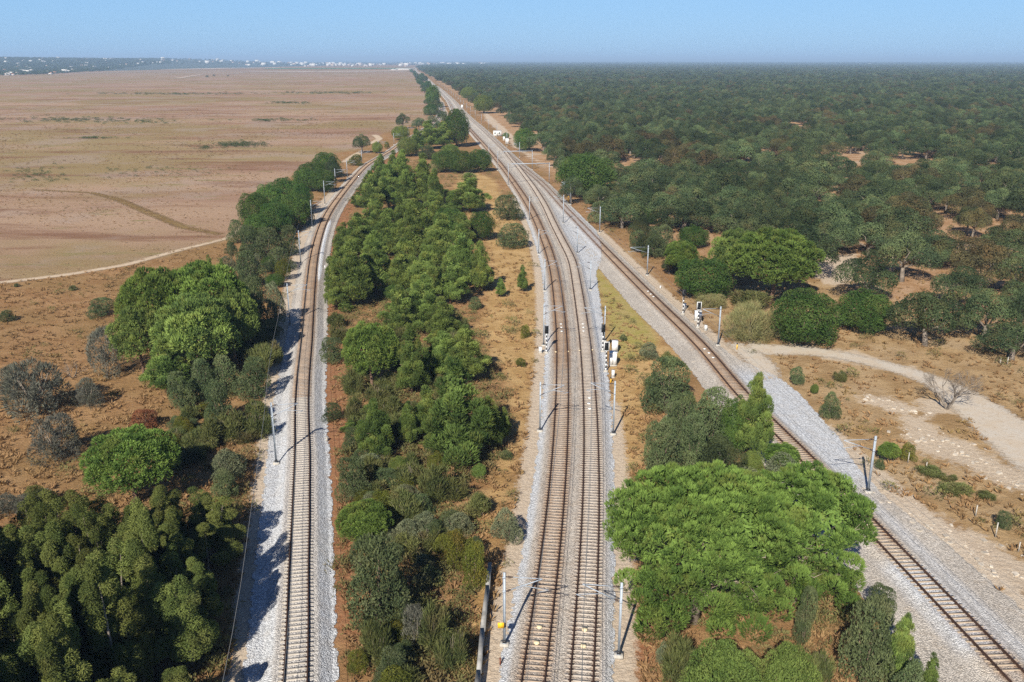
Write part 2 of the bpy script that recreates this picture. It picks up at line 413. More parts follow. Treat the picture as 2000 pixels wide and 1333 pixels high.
def ground_material():
    m = NT("dry_ground"); co = m.coord()
    n1 = m.noise(co, 0.006, 5, 0.6); n2 = m.noise(co, 0.035, 5, 0.6); n3 = m.noise(co, 0.22, 5, 0.6); n4 = m.noise(co, 1.6, 6, 0.65); n5 = m.noise(co, 7.0, 4, 0.7)
    jag = m.math('MULTIPLY', m.math('SUBTRACT', n3, 0.5), 7.0)
    jag2 = m.math('ADD', m.math('MULTIPLY', m.math('SUBTRACT', n4, 0.5), 3.0), m.math('MULTIPLY', m.math('SUBTRACT', n5, 0.5), 1.0))
    def mask(name, j, soft): return m.ramp(m.math('ADD', m.attr(name), j), -soft, soft)
    base = m.mix(m.ramp(n3, 0.35, 0.65), (0.255, 0.140, 0.064), (0.345, 0.208, 0.102))
    base = m.mix(m.ramp(n2, 0.42, 0.62, 0, 0.6), base, (0.215, 0.14, 0.058))
    base = m.mix(m.ramp(n4, 0.55, 0.72, 0, 0.6), base, (0.37, 0.225, 0.11))
    base = m.mix(m.ramp(n4, 0.44, 0.30, 0, 0.7), base, (0.13, 0.085, 0.05))
    # open field
    st = m.n("ShaderNodeMapping"); m.put(st.inputs[0], co); st.inputs["Scale"].default_value = (0.25, 1.0, 1.0); st.inputs["Rotation"].default_value = (0, 0, R(6))
    s1 = m.noise(st.outputs[0], 0.012, 6, 0.62, 0.6); s2 = m.noise(st.outputs[0], 0.05, 6, 0.65, 0.4)
    fld = m.mix(m.ramp(s1, 0.36, 0.64), (0.290, 0.176, 0.118), (0.370, 0.252, 0.168))
    fld = m.mix(m.ramp(n1, 0.44, 0.58, 0, 0.75), fld, (0.255, 0.195, 0.085))
    fld = m.mix(m.ramp(s2, 0.50, 0.66, 0, 0.85), fld, (0.195, 0.102, 0.062))
    fld = m.mix(m.ramp(m.noise(co, 0.02, 5, 0.6), 0.50, 0.62, 0, 0.5), fld, (0.335, 0.255, 0.205))
    fld = m.mix(m.ramp(m.noise(st.outputs[0], 0.11, 5, 0.65), 0.57, 0.68, 0, 0.8), fld, (0.20, 0.18, 0.07))
    fld = m.mix(m.ramp(n4, 0.56, 0.74, 0, 0.55), fld, (0.16, 0.095, 0.055))
    fld = m.mix(m.ramp(n4, 0.44, 0.28, 0, 0.6), fld, (0.38, 0.27, 0.155))
    gol = m.mix(m.ramp(n3, 0.36, 0.66), (0.36, 0.225, 0.092), (0.47, 0.315, 0.145))
    gol = m.mix(m.ramp(n4, 0.54, 0.70, 0, 0.75), gol, (0.27, 0.155, 0.07))
    yg = m.mix(m.ramp(n3, 0.35, 0.65), (0.31, 0.265, 0.075), (0.37, 0.285, 0.115))
    yg = m.mix(m.ramp(n4, 0.5, 0.7, 0, 0.6), yg, (0.22, 0.20, 0.06))
    tan = m.mix(m.ramp(n3, 0.36, 0.62), (0.29, 0.185, 0.088), (0.40, 0.275, 0.145))
    tan = m.mix(m.ramp(n4, 0.54, 0.68, 0, 0.75), tan, (0.19, 0.13, 0.062))
    tan = m.mix(m.ramp(n2, 0.52, 0.66, 0, 0.6), tan, (0.40, 0.30, 0.19))
    frs = m.mix(m.ramp(n3, 0.4, 0.65), (0.33, 0.195, 0.10), (0.42, 0.28, 0.17))
    frs = m.mix(m.ramp(n2, 0.55, 0.68, 0, 0.6), frs, (0.45, 0.36, 0.27))
    redc = m.mix(m.ramp(n4, 0.35, 0.65), (0.255, 0.112, 0.056), (0.315, 0.165, 0.085))
    snd = m.mix(m.ramp(n4, 0.35, 0.68), (0.57, 0.475, 0.365), (0.46, 0.37, 0.275))
    snd = m.mix(m.ramp(n5, 0.5, 0.75, 0, 0.6), snd, (0.36, 0.28, 0.19))
    c = m.mix(mask("field", jag, 2.5), base, fld)
    c = m.mix(mask("righttan", jag, 2.5), c, tan)
    c = m.mix(mask("forest", jag, 3.0), c, frs)
    c = m.mix(mask("golden", m.math('MULTIPLY', jag, 0.6), 1.6), c, gol)
    c = m.mix(mask("yellowgreen", m.math('MULTIPLY', jag, 0.5), 1.2), c, yg)
    c = m.mix(m.math('MULTIPLY', mask("redsoil", jag2, 0.8), 0.9), c, redc)
    c = m.mix(m.math('MULTIPLY', mask("sand", jag2, 0.35), 0.92), c, snd)
    pj = m.math('ADD', m.math('MULTIPLY', m.math('SUBTRACT', n3, 0.52), 9.0), m.math('MULTIPLY', m.math('SUBTRACT', n4, 0.5), 5.0))
    c = m.mix(m.math('MULTIPLY', mask("patchy", pj, 0.9), 0.8), c, snd)
    c = m.gain(c, m.ramp(n5, 0.3, 0.7, 0.68, 1.28, smooth=False))
    h = m.math('ADD', m.math('MULTIPLY', n4, 0.7), m.math('MULTIPLY', n5, 0.3))
    return m.done(m.diffuse(c, m.bump(h, 0.9, 0.35)))
M['ground'] = ground_material()
tag(obj("ground", gme, M['ground']), kind="structure")

# ------------------------------------------------------------------ loose sheets: paths, tracks across the field
def strip_sheet(name, pts, widths, mat, z=0.03, kind="structure", nw=8, seg=1.5):
    """a strip along ground points with an edge-distance attribute"""
    P = [Vector((p[0], p[1], 0)) for p in pts]
    L = [0]
    for a, b in zip(P[:-1], P[1:]): L.append(L[-1] + (b - a).length)
    n = max(8, min(900, int(L[-1] / seg)))
    s = np.linspace(0, L[-1], n)
    x = np.interp(s, L, [p.x for p in P]); y = np.interp(s, L, [p.y for p in P]); w = np.interp(s, L, widths)
    k = max(3, n // 25) | 1
    ker = np.hanning(k + 2)[1:-1]; ker /= ker.sum()
    sm = lambda v: np.convolve(np.concatenate([2 * v[0] - v[k // 2:0:-1], v, 2 * v[-1] - v[-2:-k // 2 - 1:-1]]), ker, 'valid')
    x, y = sm(x), sm(y)
    tx, ty = np.gradient(x), np.gradient(y); l = np.hypot(tx, ty) + 1e-9
    nx, ny = -ty / l, tx / l
    t = np.linspace(-0.5, 0.5, nw + 1)
    X = x[:, None] + nx[:, None] * t * w[:, None]; Y = y[:, None] + ny[:, None] * t * w[:, None]
    E = (0.5 - np.abs(t))[None, :] * w[:, None]
    E = np.minimum(E, np.minimum(s, L[-1] - s)[:, None] * 0.6)
    V = np.stack([X.ravel(), Y.ravel(), np.full(X.size, 0) + z + Y.ravel() * 1.2e-4], 1)
    i = (np.arange(n - 1)[:, None] * (nw + 1) + np.arange(nw)[None, :]).ravel()
    me = mesh_np(name, V, [np.stack([i, i + 1, i + nw + 2, i + nw + 1], 1)], {'edge': ('POINT', E)})
    return tag(obj(name, me, mat), kind=kind)
def path_material(name, a, b, c, amp=1.6, fine=1.0):
    m = NT(name); co = m.coord()
    n3 = m.noise(co, 0.35, 5, 0.6); n4 = m.noise(co, 1.7, 6, 0.65); n5 = m.noise(co, 9.0, 3, 0.7)
    col = m.mix(m.ramp(n3, 0.36, 0.64), a, b); col = m.mix(m.ramp(n4, 0.52, 0.72, 0, 0.75), col, c)
    col = m.gain(col, m.ramp(n5, 0.3, 0.7, 0.85, 1.12, smooth=False))
    e = m.math('ADD', m.attr("edge"), m.math('MULTIPLY', m.math('SUBTRACT', n4, 0.56), amp))
    e = m.math('ADD', e, m.math('MULTIPLY', m.math('SUBTRACT', n5, 0.5), amp * 0.4))
    return m.done(m.cut(m.diffuse(col, m.bump(n5, 0.5, 0.1)), m.ramp(e, -0.4, 0.9)))
M['gravelpath'] = path_material("gravel_path_surface", (0.49, 0.435, 0.36), (0.48, 0.40, 0.305), (0.36, 0.265, 0.175), 5.0)
M['dirt'] = path_material("dirt_track_surface", (0.47, 0.36, 0.25), (0.53, 0.42, 0.30), (0.38, 0.26, 0.16), 2.4)
M['ditch'] = path_material("dark_ditch_grass", (0.185, 0.115, 0.052), (0.25, 0.17, 0.075), (0.15, 0.125, 0.045), 9.0)
M['palesoil'] = path_material("pale_soil", (0.50, 0.40, 0.31), (0.46, 0.35, 0.27), (0.4, 0.3, 0.22), 30.0)
M['crop'] = path_material("green_crop", (0.10, 0.19, 0.085), (0.12, 0.21, 0.09), (0.08, 0.16, 0.08), 20.0)
gp = lambda *p: [at(x, y) for x, y in p]
strip_sheet("dirt_track", gp((-300, 590), (0, 553), (140, 536), (250, 517), (340, 492), (445, 466), (475, 440)), [3.4, 3.4, 3.2, 3.2, 3, 2.6, 2.0], M['dirt'])
strip_sheet("dirt_track", gp((672, 318), (690, 306), (708, 295)), [4, 5, 3.5], M['dirt'])
strip_sheet("dirt_track", gp((725, 282), (741, 272), (735, 266), (728, 264)), [5, 5, 5, 5], M['dirt'])
strip_sheet("gravel_path", gp((1445, 672), (1490, 684), (1560, 684), (1640, 694), (1720, 712), (1790, 732), (1840, 752), (1900, 790), (1990, 860), (2080, 930)), [6.5, 6.5, 5.6, 5.0, 4.8, 5.0, 6.0, 8, 9.5, 10], M['gravelpath'])
strip_sheet("gravel_path", gp((1425, 668), (1462, 690), (1490, 716), (1505, 745)), [3.5, 5, 5.5, 3.5], M['gravelpath'], z=0.036)
strip_sheet("field_ditch", gp((60, 371), (180, 377), (230, 390), (300, 420), (360, 445), (435, 459)), [3.2, 3.4, 4.2, 4.6, 4.2, 3.0], M['ditch'])
strip_sheet("field_ditch", gp((190, 533), (225, 548), (250, 528), (275, 515)), [1.0, 2.4, 2.2, 1], M['ditch'], z=0.05)
strip_sheet("crop_field", gp((520, 134.5), (640, 134.3), (806, 134.0)), [500, 600, 500], M['crop'], z=0.4, nw=12, seg=12)
strip_sheet("pale_field", gp((330, 136.5), (420, 134), (560, 133)), [120, 420, 240], M['palesoil'], z=0.3, nw=10, seg=12)
strip_sheet("pale_field", gp((480, 140), (620, 140.4), (800, 139)), [160, 260, 220], M['palesoil'], z=0.3, nw=10, seg=12)
strip_sheet("dirt_track", gp((345, 154), (372, 149.5), (395, 146), (440, 145), (478, 142)), [22, 18, 14, 20, 24], M['palesoil'], z=0.3, seg=4)
strip_sheet("pale_field", gp((150, 144), (260, 141), (420, 143)), [30, 40, 30], M['palesoil'], z=0.3, seg=8)
strip_sheet("pale_field", gp((1080, 119.9), (1300, 119.8), (1530, 120.0)), [900, 1500, 900], M['palesoil'], z=9.0, seg=60)

# ------------------------------------------------------------------ ballast beds
def ballast_material():
    m = NT("ballast_stones"); co = m.coord()
    n2 = m.noise(co, 0.10, 4, 0.6); n3 = m.noise(co, 0.8, 5, 0.6); n4 = m.noise(co, 5.0, 4, 0.7)
    vc = m.voro(co, 9.0, "Color"); vd = m.voro(co, 9.0)
    sep = m.n("ShaderNodeSeparateColor"); m.put(sep.inputs[0], vc)
    c = m.mix(m.ramp(n2, 0.38, 0.62), (0.48, 0.43, 0.37), (0.55, 0.495, 0.425))
    c = m.mix(m.ramp(n3, 0.50, 0.70, 0, 0.5), c, (0.45, 0.37, 0.285))
    c = m.mix(m.math('MULTIPLY', m.attr("fresh"), m.ramp(n3, 0.2, 0.6, 0.55, 1.0)), c, (0.57, 0.58, 0.59))
    ru = m.math('MULTIPLY', m.attr("rust"), m.ramp(m.math('ADD', n3, m.math('MULTIPLY', n2, 0.6)), 0.5, 1.0, 0.6, 1.3))
    c = m.mix(m.math('MINIMUM', ru, 0.9), c, (0.265, 0.138, 0.066))
    c = m.mix(m.ramp(m.math('ADD', m.attr("lime"), m.math('MULTIPLY', m.math('SUBTRACT', n4, 0.5), 0.9)), 0.35, 0.6), c, (0.78, 0.78, 0.77))
    c = m.gain(c, m.ramp(sep.outputs[0], 0, 1, 0.62, 1.36, smooth=False))
    c = m.gain(c, m.ramp(vd, 0.0, 0.75, 1.12, 0.72, smooth=False))
    e = m.math('ADD', m.attr("edge"), m.math('MULTIPLY', m.math('SUBTRACT', n3, 0.55), 1.6))
    e = m.math('ADD', e, m.math('MULTIPLY', m.math('SUBTRACT', n4, 0.5), 0.8))
    sh = m.diffuse(c, m.bump(m.math('SUBTRACT', 1.0, vd), 0.9, 0.09))
    return m.done(m.cut(sh, m.ramp(e, 0.0, 0.12)))
M['ballast'] = ballast_material()
rng = np.random.default_rng(5)
def bed(name, y0, y1, xl, xr, tracks, hb, zoff, rustf, freshf=None, limef=None, ncol=72):
    ys = stations(y0, y1); n = len(ys)
    a, b = xl(ys), xr(ys)
    t = np.linspace(0, 1, ncol + 1)
    X = a[:, None] + (b - a)[:, None] * t; Y = np.repeat(ys[:, None], ncol + 1, 1)
    dm = np.full(X.shape, 1e9); rr = np.full(X.shape, 0.0)
    for k in tracks:
        f, _, t0, t1 = TR[k]
        d = np.abs(X - f(Y)); d = np.where((Y > t0 - 1) & (Y < t1 + 1), d, 1e9)
        dm = np.minimum(dm, d)
        ra = np.exp(-((d - 0.87) / 0.45) ** 2) + 0.42 * np.exp(-(d / 1.6) ** 4)
        rr = np.maximum(rr, ra * rustf(k, Y))
    Z = np.interp(dm, [0, 1.7, 1.7 + hb * 1.7, 3.6 + hb], [hb, hb, 0.07, 0.05]) + zoff + Y * 1e-4
    Z += (rng.random(X.shape) - 0.5) * np.interp(dm, [0, 1.2, 1.9, 3], [0.004, 0.01, 0.07, 0.05])
    E = np.minimum(X - a[:, None], b[:, None] - X)
    fr = freshf(X, Y) if freshf else np.zeros(X.shape)
    li = limef(X, Y) if limef else np.zeros(X.shape)
    V = np.stack([X.ravel(), Y.ravel(), Z.ravel()], 1)
    i = (np.arange(n - 1)[:, None] * (ncol + 1) + np.arange(ncol)[None, :]).ravel()
    me = mesh_np(name, V, [np.stack([i, i + 1, i + ncol + 2, i + ncol + 1], 1)],
                 {'edge': ('POINT', E), 'rust': ('POINT', rr), 'fresh': ('POINT', fr), 'lime': ('POINT', li)}, smooth=True)
    return tag(obj(name, me, M['ballast']), kind="structure")
def rust_amount(k, Y):
    if k == 'A': return np.interp(Y, [50, 110, 116, 122, 128, 300, 700, 1200], [0.45, 0.55, 0.2, 0.2, 0.75, 1.0, 0.7, 0.2])
    if k == 'B': return np.interp(Y, [50, 90, 130, 250, 450], [0.3, 0.3, 0.42, 0.5, 0.3])
    if k == 'L': return np.interp(Y, [50, 95, 140, 170, 400, 600, 1000], [0.0, 0.16, 0.35, 0.85, 0.95, 0.6, 0.2])
    return np.interp(Y, [50, 62, 65, 72, 76, 110, 200, 350, 600], [0.5, 0.4, 0.1, 0.1, 0.6, 0.7, 0.6, 0.45, 0.15])
ramp01 = lambda v, a, b: np.clip((v - a) / (b - a), 0, 1)
def fresh_L(X, Y):
    d = X - xL(Y)
    return np.maximum(ramp01(np.abs(d), 1.4, 2.0), 0.35) * ramp01(170 - Y, 0, 70)
def lime_L(X, Y):
    d = X - xL(Y)
    return np.clip(1 - np.abs(d - 1.75 + 0.1) / 0.75, 0, 1) * ramp01(Y, 172, 190) * ramp01(258 - Y, 0, 14) * 1.3
def fresh_C(X, Y):
    d = X - xC(Y)
    f1 = ramp01(d, 1.4, 2.4) * ramp01(Y, 84, 90) * ramp01(128 - Y, 0, 6)
    f2 = ramp01(Y, 57, 59) * ramp01(72 - Y, 0, 2.0) * ramp01(2.8 - np.abs(d + 0.4), 0, 1.5)
    f3 = ramp01(d, 1.4, 2.6) * ramp01(4 - d, 0, 1) * ramp01(90 - Y, 0, 10) * 0.6
    return np.maximum(np.maximum(f1, f2), f3)
def fresh_AB(X, Y):
    dl, dr = xA(Y) - X, X - xB(Y)
    return np.maximum(ramp01(dl, 1.7, 2.2), ramp01(dr, 1.3, 2.2)) * ramp01(330 - Y, 0, 100)
ab_r = lambda y: np.where(y < 206, xB(y) + np.interp(y, [40, 80, 130, 200, 206], [2.4, 2.5, 3.0, 5.5, 6.0]), 0)
def ab_right(y):
    k = ramp01(y, 190, 240)
    return (xB(np.minimum(y, 450)) + np.interp(y, [40, 80, 130, 190, 240], [2.4, 2.6, 3.3, 5.0, 6.5])) * (1 - k) + (xC(y) + 3.2) * k
bed("ballast_bed", 40, 6000, lambda y: xA(y) - 2.9, ab_right, "ABC", 0.42, 0.0, rust_amount, fresh_AB)
bed("ballast_bed", 40, 232, lambda y: xC(y) - np.interp(y, [40, 66, 120, 160, 232], [7.5, 6.8, 4.6, 5.6, 5.0]),
    lambda y: xC(y) + np.interp(y, [40, 75, 84, 92, 100, 114, 122, 130, 140], [7.6, 6.2, 5.0, 5.4, 7.2, 8.6, 8.0, 4.4, 3.0]), "C", 0.32, -0.012, rust_amount, fresh_C)
bed("ballast_bed", 40, 1000, lambda y: xL(y) - np.interp(y, [40, 95, 130, 210], [4.2, 4.4, 3.8, 3.4]), lambda y: xL(y) + np.interp(y, [40, 200], [3.2, 3.8]), "L", 0.62, -0.006, rust_amount, fresh_L, lime_L)

# ------------------------------------------------------------------ tracks: rails and sleepers
def rail_mesh(f, y0, y1, off, zb):
    ys = stations(y0, y1, 1.2, 0.012)
    x = f(ys); dx = np.gradient(x, ys); l = np.sqrt(1 + dx * dx)
    cx, cy = x + off / l, ys - off * dx / l
    prof = [(-0.08, 0), (-0.075, 0.025), (-0.025, 0.045), (-0.025, 0.125), (-0.042, 0.135), (-0.04, 0.185), (0.04, 0.185), (0.042, 0.135), (0.025, 0.125), (0.025, 0.045), (0.075, 0.025), (0.08, 0)]
    V = np.stack([np.stack([cx + p[0], cy, np.full(len(ys), zb + p[1]) + ys * 1e-4], 1) for p in prof], 1)
    n, k = len(ys), len(prof)
    q = []
    ai = np.arange(n - 1)
    for j in range(k - 1): q.append(np.stack([ai * k + j, (ai + 1) * k + j, (ai + 1) * k + j + 1, ai * k + j + 1], 1))
    return mesh_np("rail", V.reshape(-1, 3), [np.concatenate(q)])
def sleeper_mb(mb=None, x=0, y=0, z=0, rz=0):
    mb = mb or MB()
    ca, sa = math.cos(rz), math.sin(rz)
    def bx(lx, lz, d, m): mb.box((x + lx * ca, y + lx * sa, z + lz), d, m, rz)
    bx(0, -0.07, (2.6, 0.26, 0.22), 0)
    for s in (-1, 1):
        for e in (-0.13, 0.13): bx(s * 0.867 + e, 0.06, (0.10, 0.15, 0.06), 1)
    return mb
TLAB = {'A': "rusty left track of the central curving pair", 'B': "less rusty right track of the central pair, ending at the junction",
        'C': "single track at the right, running on straight to the horizon", 'L': "single curving track at far left beside the pine strip"}
ZT = {'A': 0.403, 'B': 0.401, 'C': 0.302, 'L': 0.612}
SL = {}
for k_, c_ in (('A', (0.41, 0.315, 0.23)), ('B', (0.49, 0.42, 0.345)), ('C', (0.41, 0.32, 0.23)), ('L', (0.45, 0.40, 0.335))):
    SL[k_] = plain("concrete_sleeper", c_, 0.9, var=0.25, scale=1.3)
SL['far'] = plain("rusty_sleeper", (0.33, 0.23, 0.15), 0.9, var=0.3, scale=0.4)
for k, (f, _, y0, y1) in TR.items():
    root = tag(empty("railway_track", (float(f(55.0)), 55.0, 0)), TLAB[k], "railway track", "railway tracks")
    zb = ZT[k] + 0.04
    sl_me = sleeper_mb().mesh("sleeper"); sl_me.materials.append(SL[k]); sl_me.materials.append(M['clip'])
    inv = Matrix.Translation((-root.location.x, -root.location.y, 0))
    for s in (-0.87, 0.87):
        o = obj("rail", rail_mesh(f, y0, y1, s, zb), M['rail'], root); o.matrix_parent_inverse = inv
    y = 54.0 if k != 'C' else 56.0; i = 0; mb = MB()
    while y < min(y1, 520):
        sl = float((f(y + 1) - f(y - 1)) / 2); rz = -math.atan(sl)
        zz = zb - 0.045 + y * 1e-4
        if i < 100:
            o = obj("sleeper", sl_me, None, root, (float(f(y)), y, zz)); o.rotation_euler = (0, 0, rz); o.matrix_parent_inverse = inv
        else: sleeper_mb(mb, float(f(y)), y, zz, rz)
        i += 1; y += 0.6 / math.sqrt(1 + sl * sl)
    o = mb.build("sleepers", [SL['B' if k == 'B' else 'far'], M['clip']], root); o.matrix_parent_inverse = inv; o["kind"] = "stuff"

# balises between the rails
def balise(px, py, k, w, d, label, col='cream'):
    zt = ZT[k] + 0.06
    p = at(px, py, zt)
    mb = MB().box((0, 0, 0.05), (w, d, 0.07)).box((0, 0, 0.0), (w * 0.6, d * 1.2, 0.04))
    o = mb.build("balise", M[col], None, (p.x, p.y, zt + 0.01)); o.rotation_euler = (0, 0, -math.atan(float(TR[k][0](p.y + 1) - TR[k][0](p.y - 1)) / 2))
    return tag(o, label, "balise", "balises between the rails")
for i, (x, y) in enumerate([(1053.5, 1225), (1048.5, 1255.5)]): balise(x, y, 'A', 0.42, 0.46, ("farther" if i == 0 else "nearer") + " cream plate of the near pair in the left central track")
for i, (x, y) in enumerate([(1142, 1230), (1139.5, 1262)]): balise(x, y, 'B', 0.42, 0.46, ("farther" if i == 0 else "nearer") + " cream plate of the near pair in the right central track")
nm3 = ["farthest", "middle", "nearest"]
for i, (x, y) in enumerate([(1095.8, 633.5), (1096.5, 640), (1097, 647.7)]): balise(x, y, 'A', 0.4, 0.3, nm3[i] + " of three white plates in left central track level with the signals", 'white')
for i, (x, y) in enumerate([(1138.5, 633.5), (1139.4, 640), (1139.7, 647.3)]): balise(x, y, 'B', 0.4, 0.3, nm3[i] + " of three white plates in right central track level with the signals", 'white')
for i, (x, y) in enumerate([(1151.4, 778), (1150, 788.7), (1152, 799)]): balise(x, y, 'B', 0.45, 0.3, nm3[i] + " of three white plates in right central track past the cabinets", 'white')
for i, (x, y) in enumerate([(1265.5, 569.4), (1270.8, 575), (1276, 580)]): balise(x, y, 'C', 0.42, 0.32, nm3[i] + " of three white plates in right track before the striped signal", 'white')
for i, (x, y) in enumerate([(1376, 682), (1384.5, 690), (1392.7, 699)]): balise(x, y, 'C', 0.42, 0.32, nm3[i] + " of three white plates in right track by the gravel path", 'white')
for x, y, k, l in [(1085.7, 688, 'A', "outer left"), (1110, 687, 'A', "inner left"), (1132.5, 685, 'B', "inner right"), (1157, 684, 'B', "outer right")]:
    balise(x, y, k, 0.35, 0.3, "small sand yellow box at the " + l + " rail of the central pair")

# ------------------------------------------------------------------ catenary masts
def make_mast(h, reach, side, long=False):
    root = empty("catenary_mast")
    MB().box((0, 0, 0.12), (0.7, 0.7, 0.30)).build("base", M['concrete'], root)
    c = MB()
    c.box((-0.085, 0, h / 2 + 0.27), (0.025, 0.20, h)).box((0.085, 0, h / 2 + 0.27), (0.025, 0.20, h)).box((0, 0, h / 2 + 0.27), (0.145, 0.02, h))
    c.box((0, 0, 0.29), (0.34, 0.36, 0.04)); c.box((0, 0, h - 0.15), (0.24, 0.26, 0.12)); c.box((0, 0, h - 1.45), (0.24, 0.26, 0.12))
    c.build("column", M['steel'], root)
    MB().box((0, 0, 0.42), (0.30, 0.32, 0.22)).build("foot_band", M['dark'], root)
    a = MB(); s = side; zt = h - 0.1; zl = h - 1.45
    if long:
        a.box((s * reach / 2, 0, zt + 0.05), (reach, 0.18, 0.26))
        a.tube([(s * reach * 0.35, 0, zt), (s * reach * 0.35, 0, zt - 0.9)], 0.05); a.tube([(s * reach * 0.8, 0, zt), (s * reach * 0.8, 0, zt - 0.9)], 0.05)
    else:
        a.tube([(s * 0.7, 0, zt), (s * reach, 0, zt + 0.02)], 0.035)
        a.tube([(s * 0.55, 0, zl + 0.22), (s * reach, 0, zt)], 0.045)
        a.tube([(s * 1.5, 0, zl + 0.62), (s * (reach + 0.5), 0, zl + 0.40)], 0.03)
        a.tube([(s * (reach + 0.5), 0, zl + 0.40), (s * (reach - 0.35), 0, zl + 0.12)], 0.022)
    a.build("cantilever", M['steel'], root)
    if not long:
        for z0, x0, x1, dz in ((zt, 0.1, 0.7, 0), (zl, 0.1, 0.55, 0.22)):
            m = MB(); m.tube([(s * x0, 0, z0), (s * x1, 0, z0 + dz)], 0.04)
            for q in (0.4, 0.55, 0.7): m.tube([(s * (x0 + (x1 - x0) * q - 0.02), 0, z0 + dz * q), (s * (x0 + (x1 - x0) * q + 0.02), 0, z0 + dz * q)], 0.10, 8)
            m.build("insulator", M['insul'], root)
    return root
masts = {}
def mast(px, py, ty, k, label, D=None, X=None, h=None, reach=None, long=False, group="catenary masts along the tracks"):
    p = at(px, py) if X is None else Vector((X, D, 0))
    hh = h or max(6.2, min(8.2, top_height(p.y, ty)))
    f = TR[k][0]; tx = float(f(p.y)); side = 1 if tx > p.x else -1
    if reach is None: reach = min(4.0, max(2.3, abs(tx - p.x) + 0.1))
    key = (round(hh * 2) / 2, round(reach * 2) / 2, side, long)
    if key not in masts: masts[key] = make_mast(*key); o = masts[key]
    else: o = copy_tree(masts[key])
    o.location = (p.x, p.y, 0.0); o.rotation_euler = (0, 0, -math.atan(float(f(p.y + 1) - f(p.y - 1)) / 2))
    MASTP.setdefault(k, []).append((p.x, p.y, hh, side, reach))
    return tag(o, label, "catenary mast", group)
MASTP = {}
LM = [(540, 907, 789, "nearest grey mast left of the left track, by the gravel edge"), (567, 637, 556, "grey mast left of left track below the bend"),
      (587.5, 515, 453, "grey mast left of left track opposite the white lime strip"), (610, 445, 394, "grey mast left of left track in front of the bush shade"),
      (634.7, 400, 355, "grey mast with clear cantilever arm before the dark acacia trees"), (656, 372, 331, "grey mast beside left track at the near end of the acacia trees"),
      (678.6, 349, 314.5, "grey mast beside left track at the far end of the acacia trees"), (707, 321, 295, "grey mast in front of the lone round oak by the field"),
      (739.5, 300, 276, "grey mast just right of the lone round oak"), (769.6, 283, 266.6, "grey mast where the left track slips behind the trees"),
      (797.5, 268, 250, "small grey mast among trees beyond the left bend"), (823, 252, 238, "farthest small grey mast over the trees by the field")]
for x, y, t, l in LM: mast(x, y, t, 'L', l)
AM = [(985.3, 1261, 1124, "nearest mast left of the central tracks, beside the yellow board"), (1054.5, 843.6, 746.6, "mast left of central tracks past the big pine shadow"),
      (1061.8, 676.5, 599, "mast left of central tracks beside the striped signal"), (1063.6, 570, 507.6, "mast left of central tracks near the lone small pine"),
      (1052, 497.8, 448.8, "mast left of central tracks by the dark bush"), (1034, 432, 386, "mast left of central tracks before two dark bushes"),
      (992.8, 362.8, 312, "tall mast left of the junction, nearer of two"), (972.4, 334, 289, "tall mast left of the junction, farther of two"),
      (955, 312, 282, "mast left of central tracks beside the tree clump"), (916, 259, 246, "small mast at the right edge of the dark tree clump")]
for x, y, t, l in AM: mast(x, y, t, 'A', l)
BM = [(1208, 1283, 1142, "nearest mast right of the central tracks on red soil"), (1197.4, 850, 750, "mast right of central tracks below the white cabinets"),
      (1180, 668, 601, "mast right of central tracks behind the tall signal"), (1152.6, 568, 512, "mast right of central tracks by the yellow grass wedge"),
      (1127.3, 496, 443.5, "mast between the central and right tracks at the gravel tip"), (1100, 437, 379.7, "mast between the converging tracks in the gravel")]
for x, y, t, l in BM: mast(x, y, t, 'B', l)
CM = [(1695, 963, 857, "nearest mast right of the right track beyond the big pine"), (1402, 676, 600, "mast right of the right track by the reed clump"),
      (1263.5, 539, 482, "mast right of the right track before the oaks"), (1171, 455.8, 405, "mast right of the right track at the dark oak edge"),
      (1113.8, 400.6, 354.6, "mast right of the right track beside the white diamond sign")]
for x, y, t, l in CM: mast(x, y, t, 'C', l)
mast(1072.4, 361, 312, 'C', "mast with a long beam over the junction, nearer of two", reach=14.5, long=True)
mast(1039.4, 332, 287, 'C', "mast with a long beam over the junction, farther of two", reach=12.5, long=True)
D = 430.0; i = 0
while D < 1700:
    i += 1
    mast(0, 0, 0, 'C', "distant mast on the right of the straight line toward the horizon", D=D, X=float(xC(D)) + 4.2, h=7.0, reach=3.0, group="distant masts right of the straight line")
    if D > 560: mast(0, 0, 0, 'A', "distant mast on the left of the straight line toward the horizon", D=D + 6, X=float(xA(D + 6)) - 3.6, h=7.0, reach=3.0, group="distant masts left of the straight line")
    D += 58.0
# overhead wires
WL = {'A': "thin overhead wire above the left central track", 'B': "thin overhead wire above the right central track", 'C': "thin overhead wire above the right track", 'L': "thin overhead wire above the left track"}
for k in "ABCL":
    f = TR[k][0]; mb = MB()
    y1 = {'A': 520, 'B': 440, 'C': 520, 'L': 440}[k]
    ys = np.arange(42, y1, 7.0)
    mb.tube([(float(f(y)) + 0.2 * math.sin(y / 17), y, 5.55) for y in ys], 0.019, 4)
    mb.tube([(float(f(y)) + 0.1 * math.sin(y / 17), y, 6.55 - 0.35 * math.sin(math.pi * ((y % 55) / 55))) for y in ys], 0.016, 4)
    tag(mb.build("overhead_wire", M['wire']), WL[k], "overhead wire", "overhead wires")
fw = MB(); ys = np.arange(40, 215, 6.0)
fw.tube([(float(xL(y)) - 3.9, y, 6.6 - 0.3 * math.sin(math.pi * ((y % 50) / 50))) for y in ys], 0.02, 4)
tag(fw.build("feeder_wire", M['wire']), "thin feeder wire on the mast tops left of the left track", "wire")

